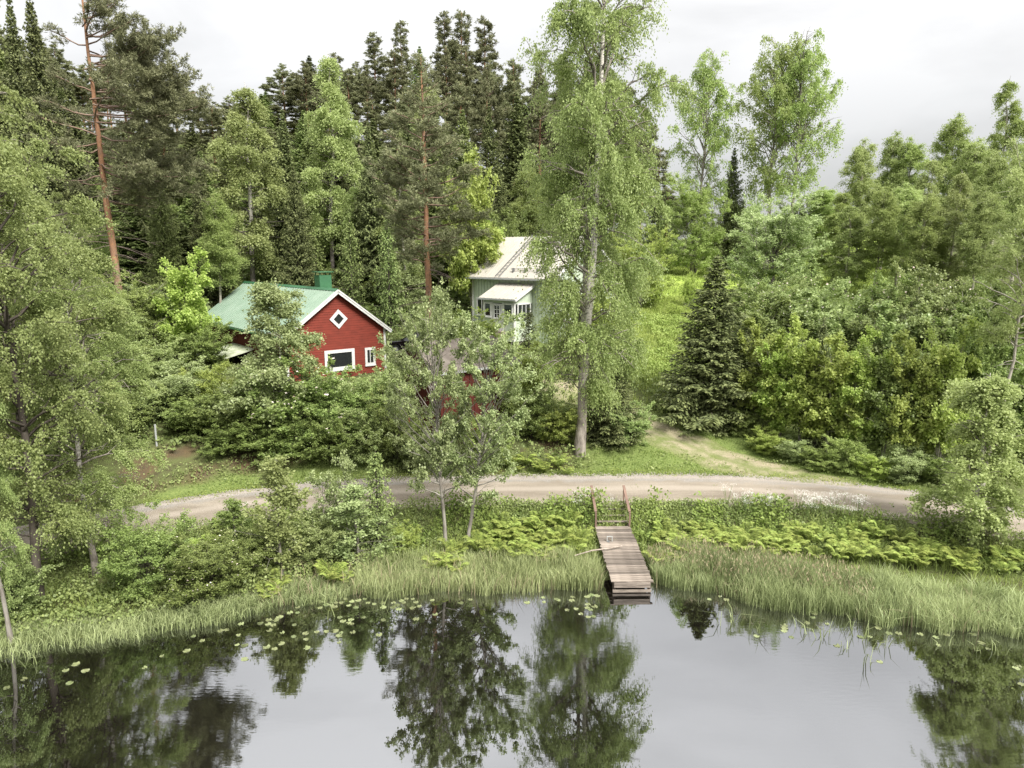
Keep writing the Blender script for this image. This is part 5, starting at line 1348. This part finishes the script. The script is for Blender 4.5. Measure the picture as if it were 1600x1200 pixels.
# ------------------------------------------------------------------ reeds, grass and weeds (nobody could count them)
def blades(x, y, z, h, w, lean, rng, tint, az=None, segs=2):
    n = len(x); az = rng.uniform(0, 2 * PI, n) if az is None else az
    fa = rng.uniform(0, PI, n)
    B = np.stack([x, y, z], -1); D = np.stack([np.cos(az), np.sin(az), np.zeros(n)], -1); W = np.stack([np.cos(fa), np.sin(fa), np.zeros(n)], -1) * (w / 2)[:, None]
    up = np.array([0, 0, 1.0])
    mid = B + D * (h * lean * 0.25)[:, None] + up * (h * 0.55)[:, None]
    tip = B + D * (h * lean)[:, None] + up * (h * (1 - lean * 0.35))[:, None]
    V = np.stack([B - W, B + W, mid + W * 0.8, mid - W * 0.8, tip], 1).reshape(-1, 3)
    k = np.arange(n)[:, None] * 5
    Q = k + np.array([[0, 1, 2, 3]]); T = k + np.array([[3, 2, 4]])
    tt = np.concatenate([np.clip(tint - 0.12, 0, 1), np.clip(tint + 0.1, 0, 1)])
    return V, Q, T, tt
def yfront(x): return yshore(x)
def jett0(x, y):
    tx0, ty0 = math.cos(JA + PI / 2), math.sin(JA + PI / 2)
    u = (x - JX) * tx0 + (y - JY) * ty0; w_ = -(x - JX) * ty0 + (y - JY) * tx0
    return ~((np.abs(w_) < 1.0) & (u > -4) & (u < JL + 2))
rng = np.random.default_rng(31)
def reed_bed(name, lab, x0, x1, depth, n, hm, wm, lean, tintf, cat='reeds'):
    x = rng.uniform(x0, x1, n); v = rng.uniform(0, 1, n) ** 0.9
    dp = np.array([depth(a) for a in x]) if callable(depth) else np.full(n, depth)
    y = yfront(x) + v * dp + (vnoise(x, x * 0, 0.8, 4) - 0.5) * 0.8 * (1 - v)
    tx0, ty0 = math.cos(JA + PI / 2), math.sin(JA + PI / 2)
    u = (x - JX) * tx0 + (y - JY) * ty0; w_ = -(x - JX) * ty0 + (y - JY) * tx0
    ok = ~((np.abs(w_) < 1.0) & (u > -4) & (u < JL + 2))
    cl = vnoise(x, y, 0.55, 6); ok &= rng.uniform(0, 1, n) < 0.35 + 0.9 * cl
    x, y, cl = x[ok], y[ok], cl[ok]; n = len(x)
    h = (hm(x) if callable(hm) else hm) * (0.50 + 0.45 * cl + 0.35 * vnoise(x, y, 1.7, 21)) * rng.uniform(0.6, 1.2, n)
    z = np.maximum(G(x, y), -0.3)
    az = rng.normal(1.2, 1.5, n)
    V, Q, T, tt = blades(x, y, z, h + np.maximum(-z, 0) * 0.6, np.full(n, wm) * rng.uniform(0.7, 1.3, n), lean * rng.uniform(0.3, 1.6, n), rng, np.clip(tintf(x, y) + rng.normal(size=n) * 0.27 + (vnoise(x, y, 1.1, 22) - 0.5) * 0.5, 0, 1), az)
    o = link(name, mesh_np(name, V, Q, T, M['reed'], tt)); tag(o, lab, cat, kind='stuff')
    return x, y, z, h
xl, yl = on_z(1015, 915, 0)[0], on_z(950, 925, 0)[0]
reed_bed('reeds', 'dry-tipped pale green reeds in the water left of the jetty', -6.0, JX - 0.6, 2.6, 15000, 0.80, 0.018, 0.32, lambda x, y: 0.62 + 0 * x)
reed_bed('shore_sedge', 'arching sedge along the waterline under the birches', -24, -5.2, lambda a: float(np.interp(a, [-24, -14, -9, -5], [2.4, 1.8, 1.3, 2.2])), 15000, lambda x: 0.55 + 0 * x, 0.020, 0.6, lambda x, y: 0.55 + 0 * x)
rx, ry, rz_, rh = reed_bed('tall_reeds', 'tall fine reeds with brownish plumes along the right shore', JX + 0.9, 18, lambda a: float(np.interp(a, [4, 7, 11, 18], [1.6, 3.0, 3.2, 2.4])), 26000, lambda x: np.interp(x, [4, 8, 14, 18], [0.75, 0.95, 0.95, 0.8]), 0.016, 0.32, lambda x, y: 0.42 + 0.22 * sst(11, 15, x))
reed_bed('bright_sedge', 'bright green sedge at the far right of the shore', 12.5, 30, 2.8, 9000, 0.95, 0.028, 0.5, lambda x, y: 0.60 + 0 * x)
n = 1300; x = rng.uniform(-9, 19, n); y = yfront(x) + rng.uniform(0.0, 2.4, n); ok = jett0(x, y) & (vnoise(x, y, 0.9, 33) > 0.45); x, y = x[ok], y[ok]; n = len(x)
V, Q, T, tt = blades(x, y, np.maximum(G(x, y), -0.1), rng.uniform(0.5, 1.25, n), np.full(n, 0.018), rng.uniform(0.1, 1.1, n), rng, rng.uniform(0, 1, n))
tag(link('dry_stalks', mesh_np('dry_stalks', V, Q, T, M['reed_head'], tt)), 'dry brown broken stalks mixed into the shore reeds', 'reeds', kind='stuff')
# reed plumes on the back of the bed
sel = (ry - yfront(rx) > 1.1) & (rng.uniform(0, 1, len(rx)) < 0.24) & (rx < 13)
n = sel.sum(); P = np.stack([rx[sel], ry[sel], rz_[sel] + rh[sel] * 0.93], -1) + rng.normal(size=(n, 3)) * 0.04
V, Q = leaves_arrays(P, np.stack([rng.normal(size=n) * 0.3, rng.normal(size=n) * 0.3, np.ones(n)], -1), rng.uniform(0.10, 0.2, n), np.full(n, 0.035), rng, 0.1)
tag(link('reed_plumes', mesh_np('reed_plumes', V, Q, None, M['reed_head'], rng.uniform(0, 1, n))), 'pinkish brown plumes standing over the right-hand reeds', 'plumes', kind='stuff')
# sparse stalks standing in open water
pts = [(1120, 975), (1180, 985), (1150, 975), (1280, 1000), (1290, 990), (1330, 985), (1350, 1000), (1352, 1040), (1378, 1010), (1320, 1015), (1250, 985), (1385, 985), (600, 945), (520, 962), (1480, 1010), (1525, 1015), (1560, 1020), (35, 1042), (20, 1036), (60, 1036)]
bx, by, bz = [], [], []
for px, py in pts:
    x, y = on_z(px, py, 0)
    for k in range(5): bx.append(x + rng.normal() * 0.12); by.append(y + rng.normal() * 0.12)
bx, by = np.array(bx), np.array(by); n = len(bx)
V, Q, T, tt = blades(bx, by, np.full(n, -0.1), rng.uniform(0.4, 1.0, n), np.full(n, 0.03), rng.uniform(0.2, 1.0, n), rng, rng.uniform(0.3, 0.8, n))
tag(link('water_stalks', mesh_np('water_stalks', V, Q, T, M['reed'], tt)), 'scattered reed stalks standing in open water beyond the bed', 'reeds', kind='stuff')

def grass_patch(name, lab, x0, x1, y0, y1, n, wfun, h, w, mat, lean=0.5):
    x = rng.uniform(x0, x1, n); y = rng.uniform(y0, y1, n); ok = rng.uniform(0, 1, n) < wfun(x, y)
    x, y = x[ok], y[ok]; n = len(x); z = G(x, y) - 0.01
    hh = h * (0.5 + vnoise(x, y, 0.6, 9)) * rng.uniform(0.6, 1.3, n)
    V, Q, T, tt = blades(x, y, z, hh, np.full(n, w) * rng.uniform(0.7, 1.3, n), lean * rng.uniform(0.3, 1.6, n), rng, np.clip(0.25 + 0.5 * vnoise(x, y, 0.9, 10) + rng.normal(size=n) * 0.15, 0, 1))
    tag(link(name, mesh_np(name, V, np.zeros((0, 4), int) if False else Q, T, M[mat], tt)), lab, 'grass', kind='stuff')
def offtrack(x, y):
    d = np.full(len(x), 9.0)
    for i in range(0, len(tx), 3): d = np.minimum(d, np.hypot(x - tx[i], y - ty[i]))
    return sst(0.5, 1.5, d)
grass_patch('verge_grass', 'short green grass beside the sandy side track', -18, 28, 33, 50, 110000, lambda x, y: turf_w(x, y) * (0.12 + 0.88 * offtrack(x, y)) * sst(2.1, 2.6, y - yroad(x)), 0.11, 0.03, 'grass')
grass_patch('lawn_grass', 'bright sunlit grass of the sloping lawn', 8, 50, 57, 108, 60000, lambda x, y: lawn_w(x, y), 0.22, 0.09, 'lawn', 0.4)
grass_patch('meadow_grass', 'long pale grass between the track and the lawn', 3, 18, 43, 70, 50000, lambda x, y: np.clip(turf_w(x, y) * 1.2, 0, 1) * (y > 44), 0.35, 0.05, 'lawn', 0.5)
grass_patch('bank_grass', 'green grass on the low bank beside the jetty', -8, 8, 26, 31, 16000, lambda x, y: sst(0.4, 1.2, y - yshore(x) - 1) * (1 - sst(-2.6, -2.3, y - yroad(x))) * np.exp(-((x - JX + 1.5) / 2.5) ** 2), 0.30, 0.025, 'lawn', 0.5)

def weed_patch(name, lab, xs_, wfun, n, hmax, leaf, mat='weeds', per=6, cs=0.9):
    x0, x1, y0, y1 = xs_
    x = rng.uniform(x0, x1, n)
    y = rng.uniform(y0, y1, n) if y1 > 5 else yroad(x) + rng.uniform(y0, y1, n)
    ok = rng.uniform(0, 1, n) < wfun(x, y); x, y = x[ok], y[ok]; n = len(x)
    cl = vnoise(x, y, cs, 12); top = hmax * (0.2 + 1.15 * cl) * (1.0 if y1 > 5 else 0.60 + 0.40 * sst(-3.0, -2.4, y - yroad(x)))
    X_ = np.repeat(x, per) + rng.normal(size=n * per) * 0.12; Y_ = np.repeat(y, per) + rng.normal(size=n * per) * 0.12
    H_ = np.repeat(top, per) * rng.uniform(0.25, 1.0, n * per) ** 0.6
    P = np.stack([X_, Y_, G(X_, Y_) + H_], -1); D = rng.normal(size=(n * per, 3)) + np.array([0, 0, -0.1])
    sz = rng.uniform(0.6, 1.3, n * per)
    V, Q = leaves_arrays(P, D, leaf[0] * sz, leaf[1] * sz, rng, 0.58)
    tint = np.clip(0.5 * np.repeat(vnoise(x, y, 0.7, 14), per) + 0.5 * rng.uniform(0, 1, n * per), 0, 1)
    tag(link(name, mesh_np(name, V, Q, None, M[mat], tint)), lab, 'weeds', kind='stuff')
def jett(x, y):
    tx0, ty0 = math.cos(JA + PI / 2), math.sin(JA + PI / 2)
    u = (x - JX) * tx0 + (y - JY) * ty0; w_ = -(x - JX) * ty0 + (y - JY) * tx0
    return 1 - ((np.abs(w_) < 0.80) & (u > -2) & (u < JL + 0.15)).astype(float)
inb = lambda x, y: sst(1.6, 2.6, y - yshore(x)) * (1 - sst(-2.35, -2.05, y - yroad(x))) * jett(x, y)
weed_patch('bank_weeds', 'dense leafy weeds on the bank between road and reeds', (-20, 23, -5.2, -2.0), lambda x, y: inb(x, y) * (0.35 + 0.65 * sst(0.3, 0.55, vnoise(x, y, 0.9, 28))) * (0.5 + 0.5 * sst(-4.2, -3.4, y - yroad(x))), 24000, 0.46, (0.10, 0.055), per=5, cs=0.6)
grass_patch('bank_long_grass', 'long green grass growing through the bank weeds', -20, 23, 20, 33, 60000, lambda x, y: inb(x, y) * (0.3 + 0.7 * vnoise(x, y, 1.2, 41)), 0.50, 0.022, 'grass', 0.6)
weed_patch('bank_herbs', 'pale broad-leaved herbs in patches on the bank', (-18, 23, -4.6, -2.0), lambda x, y: inb(x, y) * sst(0.5, 0.62, vnoise(x, y, 1.3, 27)), 6500, 0.85, (0.15, 0.10), 'grass', per=5)
weed_patch('shore_weeds', 'leafy weeds behind the sedge under the shore birches', (-24, -5, 17, 31), lambda x, y: sst(0.9, 1.8, y - yshore(x)) * (1 - sst(-4.8, -4.4, y - yroad(x))), 12000, 0.5, (0.12, 0.09), per=5)
weed_patch('road_edge_weeds', 'ragged grass and weeds along both road edges', (-24, 24, -2.5, 2.9), lambda x, y: (sst(1.75, 2.3, np.abs(y - yroad(x)) + (vnoise(x, y, 0.8, 23) - 0.5) * 0.9)) * 1.0 + 0.05 * (np.abs(y - yroad(x) - 0.1) < 0.35) * (vnoise(x, y, 1.5, 24) > 0.45), 9000, 0.16, (0.08, 0.05), 'grass', per=4)
weed_patch('hill_undergrowth', 'shrubby undergrowth covering the slope under the trees', (-38, 32, 35, 62), lambda x, y: (1 - turf_w(x, y)) * sst(3.2, 4.2, y - yroad(x)) * (0.25 + 0.75 * sst(0.35, 0.6, vnoise(x, y, 2.2, 15))) * offtrack(x, y) * (1 - lawn_w(x, y)), 15000, 0.55, (0.20, 0.15), per=5)
weed_patch('verge_weeds', 'low weeds at the foot of the bank across the road', (-24, 24, 30, 39), lambda x, y: (1 - turf_w(x, y) * 0.85) * sst(2.5, 2.9, y - yroad(x)) * (1 - sst(4.5, 5.5, y - yroad(x))) * offtrack(x, y) * sst(0.2, 0.5, vnoise(x, y, 1.0, 19)), 16000, 0.25, (0.11, 0.085), per=5)
weed_patch('meadow_weeds', 'tall pale weeds right of the big birch below the lawn', (4, 18, 43, 62), lambda x, y: turf_w(x, y) * sst(0.4, 0.55, vnoise(x, y, 2.5, 16)) * offtrack(x, y), 7000, 0.6, (0.15, 0.12), 'lawn', 6)
weed_patch('forest_undergrowth', 'leafy undergrowth of the forest edge', (-45, 45, 58, 80), lambda x, y: (1 - lawn_w(x, y)) * (1 - turf_w(x, y)), 9000, 1.1, (0.42, 0.34), 'bush', 5, 2.2)

# gravel along the road edges
def gravel():
    n = 14000; x = rng.uniform(-26, 26, n)
    side = rng.uniform(0, 1, n); off = np.where(side < 0.7, rng.normal(1.95, 0.28, n), rng.uniform(-2.3, 2.3, n))
    y = yroad(x) + off; s_ = rng.uniform(0.015, 0.05, n)
    z = G(x, y) + 0.05
    base = np.array([[1, 0, 0], [-0.5, 0.87, 0], [-0.5, -0.87, 0], [0, 0, 0.8]])
    J = 1 + rng.normal(size=(n, 4, 3)) * 0.25
    V = (np.stack([x, y, z], -1)[:, None] + base[None] * J * s_[:, None, None]).reshape(-1, 3)
    k = np.arange(n)[:, None, None] * 4; T = (k + np.array([[0, 1, 3], [1, 2, 3], [2, 0, 3]])[None]).reshape(-1, 3)
    tag(link('gravel', mesh_np('gravel', V, None, T, M['stone'])), 'loose pale gravel banked along the far road edge', 'gravel', kind='stuff')
gravel()
# pale stones on the track
for px, py, s_, lb in ((1025, 681, 0.13, 'flat pale stone lying on the sandy track'), (1033, 684, 0.09, 'small pale stone beside the flat one on the track')):
    p = on_ground(px, py)
    import bmesh
    bm = bmesh.new(); bmesh.ops.create_icosphere(bm, subdivisions=2, radius=s_)
    for v in bm.verts: v.co *= 1 + 0.25 * (random.random() - 0.5); v.co.z *= 0.5
    me = bpy.data.meshes.new('stone'); bm.to_mesh(me); bm.free(); me.materials.append(M['stone'])
    tag(link('stone', me, loc=(p[0], p[1], p[2])), lb, 'stone')

# cow parsley along the near road edge
def parsley_mesh(seed):
    rng = np.random.default_rng(seed); w = Wood(); heads = []
    for i in range(6):
        az = rng.uniform(0, 2 * PI); L = rng.uniform(0.75, 1.05); s_ = np.linspace(0, 1, 4)[:, None]; d = np.array([math.cos(az) * 0.28, math.sin(az) * 0.28, 1.0])
        pts = d * s_ * L; w.add(pts, np.linspace(0.008, 0.004, 4), 3, 0.3)
        e = pts[-1]
        for k in range(14): heads.append(e + np.array([rng.normal() * 0.09, rng.normal() * 0.09, 0.05 + rng.normal() * 0.03]))
    P = np.array(heads); V, Q = leaves_arrays(P, rng.normal(size=P.shape) * np.array([1, 1, 0.1]), rng.uniform(0.015, 0.04, len(P)), rng.uniform(0.015, 0.04, len(P)), rng, 0.95)
    return w.mesh('stem', M['weeds']), mesh_np('flower_heads', V, Q, None, M['umbel'])
CPM = [parsley_mesh(i) for i in range(3)]
cps = []
for a, b, n in ((1120, 1350, 26), (1240, 1360, 12), (900, 960, 4), (1150, 1180, 3), (330, 420, 2)):
    for _ in range(n): cps.append(RF.uniform(a, b))
cps.sort()
for i, px in enumerate(cps):
    y = 30.6
    for _ in range(3):
        x = X(px, y, 1.2); y = float(yroad(np.array(x))) - 2.3 - RF.uniform(0, 0.7)
    o = link('cow_parsley', None, loc=(x, y, g1(x, y)), rz=RF.uniform(0, 6), scale=(RF.uniform(0.7, 1.0),) * 3)
    ar = 'behind the right-hand fern bank' if px > 1000 else ('between jetty handrails and road' if px > 600 else 'near the rose bush')
    tag(o, f'lacy white cow parsley {ar}', 'flower', 'cow parsley ' + ar)
    st_, hd = CPM[i % 3]; link('stem', st_, o); link('flower_heads', hd, o)['kind'] = 'stuff'

# ------------------------------------------------------------------ water lilies
def pad_mesh(seed):
    rng = np.random.default_rng(seed); n = 16; a = np.linspace(0.22, 2 * PI - 0.22, n); r = 1 + rng.normal(size=n) * 0.03
    V = [(0.1, 0, 0)] + [(r[i] * math.cos(a[i]), r[i] * math.sin(a[i]) * 0.92, rng.normal() * 0.012) for i in range(n)]
    V2 = [(x_, y_, z_ - 0.02) for x_, y_, z_ in V]
    F_ = [(0, i + 1, i + 2) for i in range(n - 1)] + [(i + 1, n + 1 + i + 1, n + 1 + i + 2, i + 2) for i in range(n - 1)]
    me = bpy.data.meshes.new('lily_pad'); me.from_pydata(V + V2, [], F_); me.update()
    t_ = me.attributes.new('tint', 'FLOAT', 'FACE'); t_.data.foreach_set('value', np.full(len(F_), rng.uniform(0.2, 1.0), np.float32)); me.materials.append(M['lily']); return me
PM = [pad_mesh(i) for i in range(5)]
LA = [(20,350),(75,322),(205,295),(237,276),(267,296),(218,335),(452,287),(506,250),(583,234),(632,202),(604,188),(690,172),(708,169),(745,185),(741,215),(764,217),(765,260),(833,222),(858,228),(879,211),(918,190),(882,177),(842,170),(854,154),(838,150),(813,148),(753,150),(862,138),(874,128),(840,137),(920,153),(957,198),(959,225),(955,180),(990,175),(930,115),(906,115),(930,98),(976,86),(998,82),(1020,90),(1000,100),(1036,92),(1050,84),(1046,96),(1062,130),(1072,141),(1097,137),(1100,150),(1089,147),(1136,130),(1102,176),(1060,187),(1020,174),(1047,172),(1066,178),(1060,208),(1080,72),(1100,80),(1120,76),(1140,72),(1170,88),(1195,85),(1198,98),(1230,84),(1240,92),(1255,78),(1262,84),(1270,72),(1290,72),(1228,99),(1246,104),(1290,100),(1310,95),(1300,82),(1198,138),(1184,184),(1360,120),(1350,76),(1470,74),(1440,84),(1300,135),(1010,78),(1066,84),(1090,92),(1112,98),(1150,84)]
LB = [(98,68),(100,82),(47,83),(138,73),(146,76),(190,66),(187,77),(235,64),(248,60),(266,62),(237,90),(235,100),(238,128),(253,126),(258,96),(172,107),(200,103),(215,119),(245,106),(617,73),(650,64),(670,75),(735,84),(770,94),(785,88),(850,155),(852,165),(850,172),(873,192),(764,188),(921,147),(935,112),(945,118),(940,130),(985,150),(1015,218),(1040,116),(1055,124),(1088,190),(1118,190),(1140,152),(1145,163),(1149,268),(1178,180),(1208,180),(1222,128),(1267,157),(1275,182),(1295,149),(1310,152),(1325,192),(1333,217),(1358,184),(1440,182),(1467,210),(1488,228),(1455,166),(1500,168),(1550,175),(1585,283),(1595,340),(1575,288)]
pads = [(a / 2, 900 + b / 2) for a, b in LA] + [(800 + a / 2, 900 + b / 2) for a, b in LB]
for i, (px, py) in enumerate(pads):
    x, y = on_z(px, py, 0)
    s_ = RF.uniform(0.075, 0.125)
    if px < 300: rg = 'in dark water under the shore birches'
    elif px < 480: rg = 'off the sedge in front of the rose bush'
    elif px < 600: rg = 'in the scattered group under the willow sapling'
    elif px < 740: rg = 'in the dense group before the bank alders'
    elif px < 950: rg = 'in the small group left of the jetty end'
    elif px < 1250: rg = 'beside the reeds right of the jetty'
    elif px < 1420: rg = 'among the stalks standing in open water'
    else: rg = 'in the far group near the small roadside birch'
    o = link('lily_pad', PM[i % 5], loc=(x, y, 0.008 + (i % 7) * 0.0012), rz=RF.uniform(0, 6), scale=(s_, s_, 1))
    tag(o, f'round lily pad {rg}', 'lily pad', 'lily pads ' + rg)
for nm_ in ('lily_pad', 'cow_parsley'):
    gs = {}
    for o in C.objects:
        if o.parent is None and o.name.split('.')[0] == nm_: gs.setdefault(o['group'], []).append(o)
    for L_ in gs.values():
        L_.sort(key=lambda o: o.location.x / o.location.y)
        for i, o in enumerate(L_): o['label'] = o['label'] + f', {ORD[i]} from left'
